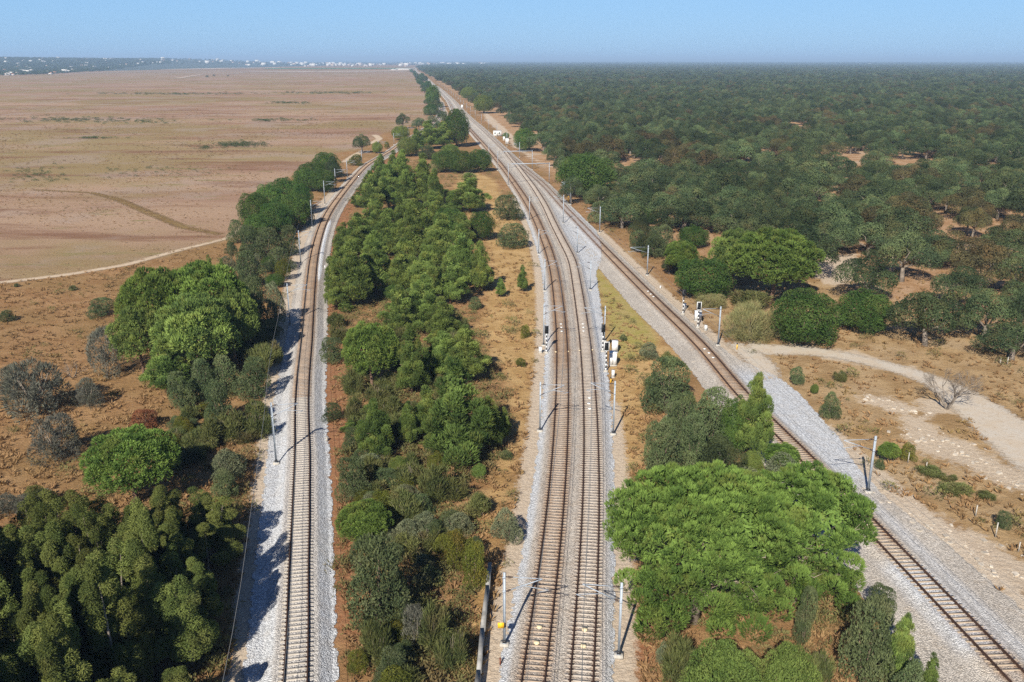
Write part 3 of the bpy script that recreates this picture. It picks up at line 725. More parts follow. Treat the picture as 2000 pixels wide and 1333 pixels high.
# ------------------------------------------------------------------ signals, cabinets, posts
def signal(px, py, ty, label, frame=False, lamps=3):
    p = at(px, py); h = max(3.0, top_height(p.y, ty)); root = tag(empty("railway_signal", (p.x, p.y, 0)), label, "railway signal", "colour light signals")
    mb = MB().box((0, 0, 0.15), (0.6, 0.6, 0.3)); mb.build("base", M['concrete'], root)
    hb = h - 1.25; nb = 9; mb = MB()
    for i in range(nb):
        z0, z1 = 0.3 + (hb - 0.3) * i / nb, 0.3 + (hb - 0.3) * (i + 1) / nb
        mb.box((0, 0, (z0 + z1) / 2), (0.17, 0.17, z1 - z0), i % 2)
    mb.build("striped_post", [M['white'], M['dark']], root)
    hd = MB().box((0, -0.05, h - 0.62), (0.62, 0.22, 1.25)); hd.box((0, 0.08, h - 0.62), (0.5, 0.1, 1.1)); 
    hdo = hd.build("signal_head", M['dark'], root)
    if frame:
        fr = MB()
        for s in (-1, 1): fr.box((s * 0.36, -0.05, h - 0.62), (0.08, 0.24, 1.42)).box((0, -0.05, h - 0.62 + s * 0.67), (0.64, 0.24, 0.08))
        fr.build("white_border", M['white'], root)
    for i in range(lamps):
        l = MB(); z = h - 0.24 - i * 0.38
        l.tube([(0, -0.165, z), (0, -0.19, z)], 0.11, 12); o = l.build("lamp", M['glass'], root)
        v = MB(); v.tube([(0, -0.165, z + 0.02), (0, -0.36, z - 0.01)], 0.135, 12, cap=False); v.build("lamp_hood", M['dark'], root)
    ld = MB()
    for s in (-0.16, 0.16): ld.tube([(s, 0.24, 0.2), (s, 0.24, h - 0.9)], 0.018, 5)
    for q in np.arange(0.5, h - 1.0, 0.4): ld.tube([(-0.16, 0.24, q), (0.16, 0.24, q)], 0.012, 4)
    ld.build("ladder", M['white'], root)
signal(1067, 691, 637, "signal on striped post left of the central tracks")
signal(1177, 688, 634, "signal on striped post right of central tracks, behind a shorter signal", False, 4)
signal(1183, 727, 669, "white framed signal on striped post beside the white cabinets", True)
signal(1333.5, 615, 566, "black headed signal on striped post right of the right track", False, 4)
signal(1362.5, 641, 591, "white framed signal in front of a white cabinet by the reeds", True)
def cabinet(px, py, w, d, h, label, mat='white', doors=2):
    p = at(px, py); root = tag(empty("equipment_cabinet", (p.x, p.y + d / 2, 0)), label, "cabinet", "white trackside cabinets")
    MB().box((0, 0, 0.09), (w * 1.12, d * 1.12, 0.22)).build("plinth", M['concrete'], root)
    MB().box((0, 0, 0.2 + h / 2), (w, d, h)).build("body", M[mat], root)
    MB().box((0, 0, 0.2 + h + 0.03), (w * 1.08, d * 1.08, 0.07)).build("roof", M[mat], root)
    for i in range(doors):
        dw = w / doors
        MB().box((-w / 2 + dw * (i + 0.5), -d / 2 - 0.012, 0.2 + h / 2), (dw * 0.9, 0.024, h * 0.9)).box((-w / 2 + dw * (i + 0.5) + dw * 0.3, -d / 2 - 0.035, 0.2 + h * 0.5), (0.03, 0.03, 0.16)).build("door", M[mat], root)
cabinet(1197.5, 716, 1.05, 1.2, 1.9, "tall white cabinet right of the central tracks, larger of two")
cabinet(1201, 690, 0.9, 0.9, 1.7, "white cabinet partly behind the larger one by the signals", doors=1)
cabinet(1197.5, 739, 0.42, 0.5, 0.9, "small white cabinet below the large one, on a pale pad", doors=1)
cabinet(1055.5, 691, 0.5, 0.4, 0.8, "small white box at the foot of the left striped signal", doors=1)
cabinet(1363.5, 628, 1.2, 0.7, 1.65, "white cabinet behind the framed signal by the reeds")
cabinet(1378.5, 647, 0.45, 0.4, 0.75, "low white box between the framed signal and a mast", doors=1)
cabinet(1338, 606, 0.4, 0.4, 1.0, "narrow white box behind the signal right of right track", doors=1)
cabinet(990.5, 281, 1.8, 1.4, 2.6, "white cabinet by the far dark oaks near the junction")
cabinet(984.5, 275, 1.2, 1.0, 2.0, "smaller white cabinet just left of the one by far oaks", doors=1)
cabinet(902.5, 212, 1.8, 1.6, 3.0, "tiny far white cabinet right of the straight line", doors=1)
def hut():
    p = at(971.5, 266); root = tag(empty("trackside_hut", (p.x, p.y, 0)), "white flat roofed hut with dark windows by the straight line", "hut")
    w, d, h = 5.0, 3.4, 3.0
    MB().box((0, 0, h / 2), (w, d, h)).build("wall", M['white'], root)
    MB().box((0, 0, h + 0.08), (w + 0.3, d + 0.3, 0.18)).build("roof", M['white'], root)
    for x in (-1.4, 1.2): MB().box((x, -d / 2 - 0.01, 1.9), (1.0, 0.04, 0.9)).build("window", M['glass'], root)
    MB().box((0, -d / 2 - 0.01, 1.0), (0.8, 0.04, 2.0)).build("door", M['concrete'], root)
hut()
def post(px, py, ty, w, mat, label, cat="post", cap=None, group=None, name="marker_post", hmin=0.5):
    p = at(px, py); h = max(hmin, top_height(p.y, ty)); root = tag(empty(name, (p.x, p.y, 0)), label, cat, group)
    m = MB().box((0, 0, h / 2), (w, w, h), taper=0.85); m.build("shaft", M[mat], root)
    MB().box((0, 0, h + 0.01 + (0.12 if cap else 0.02)), (w * 1.2, w * 1.2, 0.24 if cap else 0.05)).build("cap", M[cap or mat], root)
post(1439, 684, 673, 0.14, 'yellow', "yellow post with black top beside the gravel path", cap='dark')
post(1193, 748, 740, 0.14, 'yellow', "yellow post with dark top below the small white cabinet", cap='dark')
post(1289.6, 564, 559, 0.24, 'white', "short white post right of the right track before the signals")
post(1462, 653, 643, 0.2, 'teal', "teal post standing in the reed clump")
post(977, 1300, 1287, 0.12, 'rust', "short rusty post at the foot of the nearest left mast")
post(635, 526, 519, 0.2, 'white', "short white post on red soil right of the left track")
post(638.5, 862, 856, 0.25, 'concrete', "short pale post right of the left track gravel")
for x, y, t, l in [(1773, 905, 885, "nearest"), (1808, 920, 904, "second"), (1905, 1010, 988, "third"), (1944, 1050, 1022, "fourth"), (1989, 1078, 1060, "last")]:
    post(x, y, t, 0.1, 'concrete', "thin grey fence post, " + l + " from the left in the right scrub", "fence post", group="thin posts in the right scrub", name="fence_post")
for x, y, t, l in [(1953, 712, 700, "left"), (1967, 712, 698, "right")]:
    post(x, y, t, 0.14, 'concrete', l + " of two pale posts below the rightmost cork oaks", "fence post", group="pale posts under the oaks", name="fence_post")
def diamond():
    p = at(1110, 396); root = tag(empty("diamond_sign", (p.x, p.y, 0)), "white diamond sign with black dot on a yellow post", "sign")
    MB().box((0, 0, 1.2), (0.16, 0.16, 2.4)).build("post", M['yellow'], root)
    s = MB(); r = 0.72
    s.add([(-r, -0.1, 3.0), (0, -0.1, 3.0 - r), (r, -0.1, 3.0), (0, -0.1, 3.0 + r), (-r, -0.05, 3.0), (0, -0.05, 3.0 - r), (r, -0.05, 3.0), (0, -0.05, 3.0 + r)],
          [(0, 1, 2, 3), (7, 6, 5, 4), (0, 4, 5, 1), (1, 5, 6, 2), (2, 6, 7, 3), (3, 7, 4, 0)])
    s.build("plate", M['white'], root)
    MB().tube([(0, -0.105, 3.0), (0, -0.12, 3.0)], 0.2, 14).build("dot", M['dark'], root)
diamond()
bp = at(985.3, 1261)
b = empty("yellow_board", (bp.x - 0.28, bp.y - 0.02, 0)); tag(b, "square yellow board fixed on the nearest central mast", "sign")
MB().box((0, -0.13, 2.0), (0.5, 0.03, 0.52)).build("plate", M['yellow'], b); MB().box((0.24, -0.10, 2.0), (0.34, 0.03, 0.40)).build("bracket", M['dark'], b)
# retaining wall beside the central tracks
wp = [at(925, 1400), at(935, 1333), at(942, 1250), at(952, 1165), at(957, 1120)]
wm = MB()
for a, c in zip(wp[:-1], wp[1:]):
    d = c - a; n = Vector((d.y, -d.x, 0)).normalized() * 0.16
    z0, z1 = -0.3, 1.15
    wm.add([(*(a - n).xy, z0), (*(a + n).xy, z0), (*(c + n).xy, z0), (*(c - n).xy, z0), (*(a - n).xy, z1), (*(a + n).xy, z1), (*(c + n).xy, z1), (*(c - n).xy, z1)],
           [(4, 5, 6, 7), (0, 1, 5, 4), (1, 2, 6, 5), (2, 3, 7, 6), (3, 0, 4, 7)])
tag(wm.build("concrete_wall", M['blackwall']), "low weathered concrete wall between dark scrub and central tracks", "wall")

# ------------------------------------------------------------------ foliage
def unit(v): return v / (np.linalg.norm(v, axis=1, keepdims=True) + 1e-9)
class Leaves:
    """many leaf or needle faces plus branches, joined into one crown mesh"""
    def __init__(s, seed): s.rng = np.random.default_rng(seed); s.V = []; s.T = []
    def cards(s, P, N, length, width, spike=0.3, up=0.0, jit=0.35, droop=0.0, tint=None):
        r = s.rng; n = len(P)
        rnd = unit(r.normal(size=(n, 3)))
        tang = unit(np.cross(N, rnd))
        d = unit(N * spike + tang * (1 - spike) + rnd * jit + np.array([0, 0, up - droop]))
        side = unit(np.cross(d, N + 0.6 * unit(r.normal(size=(n, 3)))))
        L = (length * (0.65 + 0.7 * r.random(n)))[:, None]; W = (width * (0.7 + 0.6 * r.random(n)))[:, None]
        a = P - side * W * 0.35; b = P + side * W * 0.35; m = P + d * L * 0.55
        c = m + side * W * 0.5 + d * L * 0.15; e = P + d * L
        q = np.stack([P - d * L * 0.08, m + side * W * 0.5, e, m - side * W * 0.5], 1)
        s.V.append(q.reshape(-1, 3)); s.T.append(r.random(n) if tint is None else np.clip(tint + (r.random(n) - 0.5) * 0.5, 0, 1))
    def lobes(s, C, Rr, n, length, width, spike=0.3, up=0.0, jit=0.35, low=-0.4, cull=0.72, squash=None, droop=0.0, fill=0.12, tuft=1, outn=None):
        """leaves over the skins of many ellipsoids; leaves buried inside the others are dropped"""
        r = s.rng; C = np.asarray(C, float); Rr = np.asarray(Rr, float)
        if Rr.ndim == 1: Rr = np.repeat(Rr[:, None], 3, 1) * (np.array([1, 1, 1 if squash is None else squash]))
        w = (Rr[:, 0] * Rr[:, 2]); w = w / w.sum()
        k = r.choice(len(C), size=n, p=w)
        d = unit(r.normal(size=(n, 3)))
        bad = d[:, 2] < low; d[bad, 2] *= -1
        depth = 1 - np.abs(r.normal(size=n)) * 0.10
        depth = np.where(r.random(n) < fill, 0.35 + 0.6 * r.random(n), depth)
        P = C[k] + Rr[k] * d * depth[:, None]
        if cull:
            keep = np.ones(n, bool)
            for j in range(len(C)):
                q = (((P - C[j]) / Rr[j]) ** 2).sum(1)
                keep &= ~((q < cull * cull) & (k != j) & (r.random(n) > 0.08))
            P, d, k = P[keep], d[keep], k[keep]
        N = unit(d / Rr[k] * Rr[k].min())
        lt = np.random.default_rng(len(C)).random(len(C))
        t = lt[k]
        if tuft > 1:
            P = np.repeat(P, tuft, 0); N = np.repeat(N, tuft, 0); t = np.repeat(t, tuft)
        s.cards(P, N, length, width, spike, up, jit, droop, tint=t)
        return s
    def mesh(s, name):
        V = np.concatenate(s.V); n = len(V) // 4
        return mesh_np(name, V, [np.arange(n * 4).reshape(n, 4)], {'tint': ('FACE', np.concatenate(s.T))})
def jlim(r, a, b): return a + (b - a) * r.random()

# --- limbs
def trunk_mb(rnd, H_, r0, forks, spread, base_h, lean=0.0, sides=7, twigs=0):
    mb = MB(); bx, by = rnd.uniform(-lean, lean), rnd.uniform(-lean, lean)
    top = Vector((bx, by, base_h))
    mb.tube([(0, 0, -0.15), (bx * 0.3, by * 0.3, base_h * 0.35), (bx * 0.7, by * 0.7, base_h * 0.7), top], [r0 * 1.25, r0, r0 * 0.88, r0 * 0.75], sides)
    for i in range(forks):
        a = 2 * math.pi * (i + rnd.uniform(-0.3, 0.3)) / forks
        end = Vector((math.cos(a) * spread * rnd.uniform(0.6, 1.0), math.sin(a) * spread * rnd.uniform(0.6, 1.0), H_ * rnd.uniform(0.52, 0.72)))
        st = top * rnd.uniform(0.75, 1.0)
        mid = st.lerp(end, 0.5) + Vector((rnd.uniform(-.3, .3), rnd.uniform(-.3, .3), rnd.uniform(-.5, .3)))
        mb.tube([st, mid, end], [r0 * 0.5, r0 * 0.34, r0 * 0.1], 5)
        for j in range(twigs):
            q = mid.lerp(end, rnd.random()); e2 = q + Vector((rnd.uniform(-1, 1), rnd.uniform(-1, 1), rnd.uniform(-.1, 1))) * spread * 0.3
            mb.tube([q, e2], [r0 * 0.16, r0 * 0.04], 4)
    return mb

# --- crowns ; every maker returns (crown mesh, trunk mesh or None, W, H, crown height fraction)
def dome_points(r, n, zmin):
    i = np.arange(n) + 0.5
    z = zmin + (1 - zmin) * i / n
    a = i * 2.39996 + r.random(n) * 0.6
    q = np.sqrt(np.maximum(0, 1 - z * z))
    return np.stack([q * np.cos(a), q * np.sin(a), z], 1)
def mk_stone_pine(seed, W=9, H_=9, n=15000, nl=110, cf=0.8, leaf=0.34, zmin=-0.62, rag=0.09):
    L = Leaves(seed); r = L.rng; rad = np.array([W / 2, W / 2, H_ * cf * 0.5]); c = np.array([0, 0, H_ - rad[2]])
    d = dome_points(r, nl, zmin)
    lr = W * 0.085 * (0.75 + 0.6 * r.random(nl)) * math.sqrt(85 / nl)
    C = c + d * (rad - W * 0.075) * (1 + (r.random((nl, 1)) - 0.5) * 2 * rag)
    L.lobes(C, lr, int(n * 0.9), leaf, leaf * 0.24, spike=0.8, up=0.45, jit=0.4, low=-0.6, cull=0.8, squash=0.8, tuft=3)
    core = Leaves(seed + 1); L.lobes(c[None] - np.array([[0, 0, rad[2] * 0.05]]), (rad * 0.80)[None], int(n * 0.16), leaf * 1.2, leaf * 0.6, spike=0.2, cull=0, low=zmin)
    rnd = random.Random(seed)
    t = trunk_mb(rnd, H_, W * 0.028, 7, W * 0.36, H_ * 0.42, 0.3, twigs=3)
    return L.mesh("crown"), t.mesh("trunk", True), W, H_, cf
def mk_pine(seed, W=6, H_=10, n=11000, leaf=0.36):
    L = Leaves(seed); r = L.rng; C, Rr = [], []
    nlev = 11; lean = (r.random(2) - 0.5) * 0.6
    for k in range(nlev):
        t = k / (nlev - 1); z = H_ * (0.22 + 0.74 * t)
        rad = W / 2 * (1 - t) ** 0.62 * (0.78 + 0.45 * r.random()) + 0.12
        m = max(1, int(round(9 * (1 - t) + 1)))
        a0 = r.random() * 6.28
        for j in range(m):
            a = a0 + 6.28 * j / m + (r.random() - 0.5) * 0.7; q = rad * (0.30 + 0.66 * r.random())
            if r.random() < 0.10: continue
            C.append([q * math.cos(a) + lean[0] * t, q * math.sin(a) + lean[1] * t, z + (r.random() - 0.35) * H_ * 0.09])
            s = W * (0.075 + 0.075 * r.random()) * (1 - 0.3 * t); Rr.append([s, s, s * (0.7 + 0.8 * r.random())])
    L.lobes(C, Rr, int(n * 0.9), leaf * 1.15, leaf * 0.17, spike=0.7, up=0.95, jit=0.4, low=-0.6, cull=0.8, tuft=3, fill=0.2)
    for k in range(5):
        t = k / 4; L.lobes([[lean[0] * t, lean[1] * t, H_ * (0.25 + 0.58 * t)]], [[W * 0.27 * (1 - 0.65 * t)] * 2 + [H_ * 0.12]], int(n * 0.05), leaf * 1.1, leaf * 0.5, cull=0, low=-1)
    rnd = random.Random(seed)
    mb = MB(); mb.tube([(0, 0, -0.15), (lean[0] * .3, lean[1] * .3, H_ * 0.4), (lean[0], lean[1], H_ * 0.93)], [W * 0.035, W * 0.027, W * 0.005], 6)
    for i in range(14):
        z = H_ * (0.2 + 0.6 * rnd.random()); a = rnd.uniform(0, 6.28); l = W * 0.42 * (1 - z / H_) + 0.5
        mb.tube([(0, 0, z), (math.cos(a) * l, math.sin(a) * l, z + l * 0.35)], [W * 0.010, W * 0.003], 4)
    return L.mesh("crown"), mb.mesh("trunk", True), W, H_, 0.8
def mk_euc(seed, W=4.2, H_=12, n=44000, leaf=0.165):
    L = Leaves(seed); r = L.rng; C, Rr = [], []
    rnd = random.Random(seed); mb = MB()
    ns = rnd.choice((1, 2, 2, 3))
    for k in range(ns):
        a = rnd.uniform(0, 6.28); top = Vector((math.cos(a), math.sin(a), 0)) * W * (0.0 if ns == 1 else rnd.uniform(0.16, 0.3)); top.z = H_ * rnd.uniform(0.78, 0.9) if k else H_ * 0.9
        mb.tube([(0, 0, -0.15), (top.x * 0.3, top.y * 0.3, H_ * 0.3), (top.x * 0.8, top.y * 0.8, H_ * 0.6), top], [0.13, 0.10, 0.07, 0.015], 5)
        for j in range(17):
            t = j / 16; z = top.z + H_ * 0.04 - H_ * 0.62 * (1 - t); q = W * (0.10 + 0.22 * (1 - t)) * rnd.uniform(0.5, 1.1); b = rnd.uniform(0, 6.28)
            C.append([top.x * (0.5 + 0.5 * t) + math.cos(b) * q, top.y * (0.5 + 0.5 * t) + math.sin(b) * q, z])
            s = W * (0.165 - 0.075 * t) * rnd.uniform(0.7, 1.2); Rr.append([s, s, s * 1.7])
    L.lobes(C, Rr, n, leaf, leaf * 0.30, spike=0.35, up=0.1, jit=0.6, low=-0.9, cull=0.7, droop=0.15, fill=0.2)
    return L.mesh("crown"), mb.mesh("trunk", True), W, H_, 0.72
def mk_oak(seed, W=10, H_=7.5, n=20000, leaf=0.235, nl=27, cf=0.86, trunk='oak', spread=0.36):
    L = Leaves(seed); r = L.rng; C, Rr = [], []
    for i in range(nl):
        a = r.random() * 6.28; q = math.sqrt(r.random()) * W * 0.36; z = H_ * (1 - cf) + H_ * cf * (0.30 + 0.40 * r.random()) * (1.10 - 0.55 * (q / (W * 0.36)) ** 2)
        C.append([q * math.cos(a), q * math.sin(a), z + H_ * (0.02 + 0.10 * r.random())]); s = W * (0.10 + 0.11 * r.random()); Rr.append([s, s, s * (0.66 + 0.25 * r.random())])
    L.lobes(C, Rr, n, leaf, leaf * 0.55, spike=0.22, up=0.05, jit=0.5, low=-0.55, cull=0.74, fill=0.10)
    t = trunk_mb(random.Random(seed), H_, W * 0.034, 6, W * spread * 0.8, H_ * 0.34, 0.3, twigs=1)
    return L.mesh("crown"), t.mesh("trunk", True), W, H_, cf
def mk_acacia(seed, W=7, H_=6, n=24000, leaf=0.185, nl=60, zmin=-0.75):
    L = Leaves(seed); r = L.rng; rad = np.array([W / 2, W / 2, H_ * 0.52]); c = np.array([0, 0, H_ * 0.48])
    d = dome_points(r, nl, zmin); lr = W * 0.125 * (0.75 + 0.55 * r.random(nl)) * math.sqrt(46 / nl)
    C = c + d * (rad - W * 0.11) * (1 + (r.random((nl, 1)) - 0.5) * 0.22); C[:, 2] = np.maximum(C[:, 2], H_ * 0.10)
    L.lobes(C, lr, int(n * 0.88), leaf, leaf * 0.42, spike=0.45, up=0.2, jit=0.5, low=-0.8, cull=0.8, squash=0.85)
    L.lobes(c[None], (rad * 0.8)[None], int(n * 0.12), leaf * 1.5, leaf * 0.8, spike=0.2, cull=0, low=-0.9)
    mb = MB(); rnd = random.Random(seed)
    for i in range(4):
        a = i * 1.57 + rnd.random(); mb.tube([(0, 0, -0.1), (math.cos(a) * W * 0.14, math.sin(a) * W * 0.14, H_ * 0.35), (math.cos(a) * W * 0.28, math.sin(a) * W * 0.28, H_ * 0.7)], [0.12, 0.08, 0.03], 5)
    return L.mesh("crown"), mb.mesh("trunk", True), W, H_, 1.0
def mk_bush(seed, W=4, H_=3.6, n=13000, leaf=0.155, nl=26, wide=0.5, spike=0.5, up=0.25, aspect=0.42):
    L = Leaves(seed); r = L.rng; C, Rr = [], []
    for i in range(nl):
        a = r.random() * 6.28; t = r.random(); q = math.sqrt(r.random()) * W * 0.34 * (1.08 - 0.55 * t)
        C.append([q * math.cos(a), q * math.sin(a), H_ * (0.16 + 0.66 * t)]); s = W * (0.13 + 0.08 * r.random()); Rr.append([s, s, s * 0.95])
    L.lobes(C, Rr, n, leaf, leaf * aspect, spike=spike, up=up, jit=0.5, low=-0.8, cull=0.74, fill=0.12)
    mb = MB(); rnd = random.Random(seed)
    for i in range(4):
        a = i * 1.57 + rnd.random(); mb.tube([(0, 0, -0.1), (math.cos(a) * W * 0.1, math.sin(a) * W * 0.1, H_ * 0.4), (math.cos(a) * W * 0.22, math.sin(a) * W * 0.22, H_ * 0.75)], [0.07, 0.05, 0.02], 5)
    return L.mesh("foliage"), mb.mesh("stems", True), W, H_, 1.0
def mk_broom(seed, W=3, H_=2.4, n=4200, width=0.05, nl=16, length=0.5):
    L = Leaves(seed); r = L.rng; C, Rr = [], []
    for i in range(nl):
        a = r.random() * 6.28; t = r.random(); q = math.sqrt(r.random()) * W * 0.34 * (0.75 + 0.4 * t)
        C.append([q * math.cos(a), q * math.sin(a), H_ * (0.15 + 0.58 * t * (1 - 0.5 * (q / (W * 0.4)) ** 2))]); s = W * (0.10 + 0.08 * r.random()); Rr.append([s, s, s * 1.25])
    L.lobes(C, Rr, n, length, width, spike=0.5, up=0.85, jit=0.45, low=-0.8, cull=0.7, fill=0.3)
    mb = MB(); rnd = random.Random(seed)
    for i in range(9):
        b = rnd.uniform(0, 6.28); s = W * 0.34 * rnd.random(); mb.tube([(0, 0, -0.05), (math.cos(b) * s * 0.5, math.sin(b) * s * 0.5, H_ * 0.35), (math.cos(b) * s, math.sin(b) * s, H_ * 0.75)], [0.035, 0.02, 0.006], 4)
    return L.mesh("foliage"), mb.mesh("stems"), W, H_, 1.0
def mk_dead(seed, W=6, H_=4.5, depth=4, leafy=0):
    rnd = random.Random(seed); mb = MB()
    def grow(p, d, l, r, k):
        e = p + d * l; m = p.lerp(e, 0.5) + Vector((rnd.uniform(-1, 1), rnd.uniform(-1, 1), rnd.uniform(-1, 1))) * l * 0.10
        mb.tube([p, m, e], [r, r * 0.8, r * 0.58], 5 if r > 0.03 else 3, cap=False)
        if k == 0: return
        for i in range(3 if k > 1 else 4):
            nd = (d + Vector((rnd.uniform(-1, 1), rnd.uniform(-1, 1), rnd.uniform(-0.45, 0.8))) * 0.85).normalized()
            grow(p.lerp(e, rnd.uniform(0.55, 1)), nd, l * rnd.uniform(0.6, 0.85), r * 0.55, k - 1)
    for i in range(3):
        a = i * 2.1 + rnd.random(); grow(Vector((0, 0, -0.1)), Vector((math.cos(a) * 0.55, math.sin(a) * 0.55, 0.8)).normalized(), H_ * 0.36, W * 0.018, depth)
    return mb

LIB = {}
def lib(key, fn, mats, names=("crown", "trunk")):
    LIB.setdefault(key, []).append((fn, mats, names))
for s in (1, 2, 3): lib('stone', lambda s=s: mk_stone_pine(s), ('stone_pine', 'bark_red'))
lib('stone_dull', lambda: mk_stone_pine(7, 9, 9, 10000, 60, 0.82, 0.42, rag=0.16), ('pine', 'bark_red'))
lib('stone_dull', lambda: mk_stone_pine(8, 9, 9, 10000, 60, 0.82, 0.42, rag=0.16), ('pine', 'bark_red'))
for s in range(5): lib('pine', lambda s=s: mk_pine(20 + s), ('pine', 'bark_red'))
for s in range(6): lib('euc', lambda s=s: mk_euc(40 + s), ('euc', 'bark_pale'))
for s in range(5): lib('oak', lambda s=s: mk_oak(60 + s), ('oak', 'bark_pale'))
for s in range(2): lib('oak_brown', lambda s=s: mk_oak(66 + s), ('oak_brown', 'bark_pale'))
for s in range(3): lib('acacia', lambda s=s: mk_acacia(80 + s), ('acacia', 'bark'))
lib('lime', lambda: mk_acacia(85, 7, 5, 36000, 0.15, 70), ('acacia_lime', 'bark'))
for s in range(4): lib('bush', lambda s=s: mk_bush(90 + s), ('bush', 'bark'), ("foliage", "stems"))
for s in range(2): lib('silver', lambda s=s: mk_bush(96 + s, spike=0.6, up=0.4), ('silver', 'bark'), ("foliage", "stems"))
for s in range(2): lib('yellow', lambda s=s: mk_bush(100 + s, 4, 3.4), ('yellowbush', 'bark'), ("foliage", "stems"))
for s in range(3): lib('broom', lambda s=s: mk_broom(104 + s), ('broom', 'twig'), ("foliage", "stems"))
for s in range(2): lib('grey', lambda s=s: mk_bush(110 + s, 5, 3.6, 12000, 0.30, 26, spike=0.75, up=0.5, aspect=0.16), ('greyshrub', 'twig'), ("foliage", "stems"))
lib('rust', lambda: mk_bush(114, 4, 2.6), ('rustshrub', 'twig'), ("foliage", "stems"))
lib('reed', lambda: mk_broom(116, 6, 3.2, 20000, 0.03, 34, 0.5), ('reed', 'twig'), ("foliage", "stems"))
BUILT, USES = {}, {}
def tree(kind, x, y, W, H_, label, cat, group=None, name=None, rz=None, lean=0.0):
    """a tree of crown and trunk at a ground point, scaled to the crown width and height asked for"""
    k = USES.get(kind, 0); USES[kind] = k + 1
    i = k % len(LIB[kind]); key = (kind, i)
    rz = rz if rz is not None else (k * 2.399) % 6.283
    if key not in BUILT:
        fn, mats, names = LIB[kind][i]; cm, tm, w0, h0, cf = fn()
        root = empty(name or kind)
        obj(names[0], cm, M[mats[0]], root)
        if tm is not None: obj(names[1], tm, M[mats[1]], root)
        BUILT[key] = (root, w0, h0); o = root
    else:
        root, w0, h0 = BUILT[key]; o = copy_tree(root); o.name = name or kind
    w0, h0 = BUILT[key][1:]
    o.location = (x, y, 0); o.rotation_euler = (R(lean), 0, rz); s = W / w0; o.scale = (s, s, H_ / h0)
    return tag(o, label, cat, group)
KIND = {'stone': ("stone_pine", "pine tree", .8), 'stone_dull': ("stone_pine", "pine tree", .82), 'pine': ("pine_tree", "pine tree", .8), 'euc': ("eucalyptus_tree", "eucalyptus", .72),
        'oak': ("oak_tree", "oak tree", .75), 'oak_brown': ("oak_tree", "oak tree", .75), 'acacia': ("acacia_tree", "tree", 1.0), 'lime': ("acacia_tree", "tree", 1.0), 'bush': ("bush", "bush", 1.0),
        'silver': ("bush", "bush", 1.0), 'yellow': ("bush", "bush", 1.0), 'broom': ("broom_shrub", "shrub", 1.0), 'grey': ("grey_shrub", "shrub", 1.0), 'rust': ("dry_bush", "bush", 1.0), 'reed': ("reed_clump", "reeds", 1.0)}
def solve(kind, bx, by, ty, w):
    """crown width and tree height in metres from the outline seen in the photo"""
    cf = KIND[kind][2]; p = at(bx, by); th = math.atan2(H, p.y); lo, hi = 0.4, 26.0
    if kind == 'pine':
        h = top_height(p.y, ty); return p, w / pix(p.x, p.y, h * 0.5)[2], h
    for _ in range(40):
        h = (lo + hi) / 2; b = h * cf / 2; zc = h - b
        _, cy, s = pix(p.x, p.y, zc); a = w / s / 2
        top = cy - s * math.sqrt((b * math.cos(th)) ** 2 + (a * math.sin(th)) ** 2)
        if top > ty: lo = h
        else: hi = h
    return p, w / s, h
def plant(kind, bx, by, ty, w, label, group=None, hmin=0.8):
    p, W, h = solve(kind, bx, by, ty, w); nm, cat, _ = KIND[kind]
    return tree(kind, p.x, p.y, W * (0.97 if kind.startswith('stone') else 1.05), max(h, hmin, W * (0.62 if kind.startswith('stone') else 0.35)), label, cat, group, nm)
ALL = []
def P(kind, bx, by, ty, w, label, group=None): ALL.append((kind, bx, by, ty, w, label, group))

# left strip between the open field and the left track
P('stone', 268, 985, 833, 178, "round bright stone pine at the back of the eucalyptus stand")
P('bush', 345, 915, 858, 58, "dark bush touching the right side of the round stone pine")
P('silver', 447, 940, 872, 84, "silvery bush at the right rear corner of the eucalyptus stand")
P('bush', 440, 975, 918, 60, "dark green bush below the silvery one by the eucalyptus")
P('rust', 284, 838, 797, 66, "rust coloured dry bush in the left scrub")
P('stone', 318, 708, 527, 150, "left half of the large umbrella pine pair in the left scrub")
P('stone', 415, 700, 513, 172, "right half of the large umbrella pine pair in the left scrub")
P('stone_dull', 282, 735, 604, 100, "duller pine at the left front of the umbrella pine pair")
P('stone_dull', 395, 745, 585, 150, "duller pine in the middle front of the umbrella pine pair")
P('stone_dull', 462, 715, 572, 96, "duller pine at the right front of the umbrella pine pair")
P('pine', 330, 770, 665, 90, "thin pine below the left umbrella pine")
P('pine', 413, 560, 503, 26, "pointed small pine top behind the umbrella pine pair")
P('pine', 438, 566, 510, 24, "second pointed small pine just right behind the umbrella pines")
P('bush', 355, 806, 726, 54, "dark oak bush, leftmost below the umbrella pines")
P('bush', 398, 782, 695, 62, "dark oak bush in the middle below the umbrella pines")
P('bush', 440, 772, 688, 68, "dark oak bush, upper right below the umbrella pines")
P('bush', 432, 832, 746, 66, "tall dark oak bush standing nearest below the umbrella pines")
P('bush', 498, 780, 700, 74, "broad dark oak bush beside the left track gravel")
P('broom', 420, 870, 812, 60, "fuzzy green broom below the tall dark oak bush")
P('broom', 455, 858, 803, 72, "broad fuzzy broom between the dark bushes and mast")
P('broom', 503, 852, 795, 62, "fuzzy broom beside the left gravel edge near the mast")
P('broom', 512, 735, 668, 58, "yellow green broom above the broad dark bush")
P('broom', 535, 712, 668, 40, "small broom at the gravel edge above the broad bush")
P('broom', 340, 900, 868, 55, "low broom in the dry grass beside the round stone pine")
P('broom', 380, 880, 835, 50, "olive broom in dry grass left of the fuzzy brooms")
P('bush', 500, 680, 620, 66, "dark bush right of the duller umbrella pines")
P('bush', 532, 662, 620, 42, "small dark bush at the gravel edge level with the umbrella pines")
P('silver', 540, 640, 545, 44, "tall pale bush beside the left gravel below the bend")
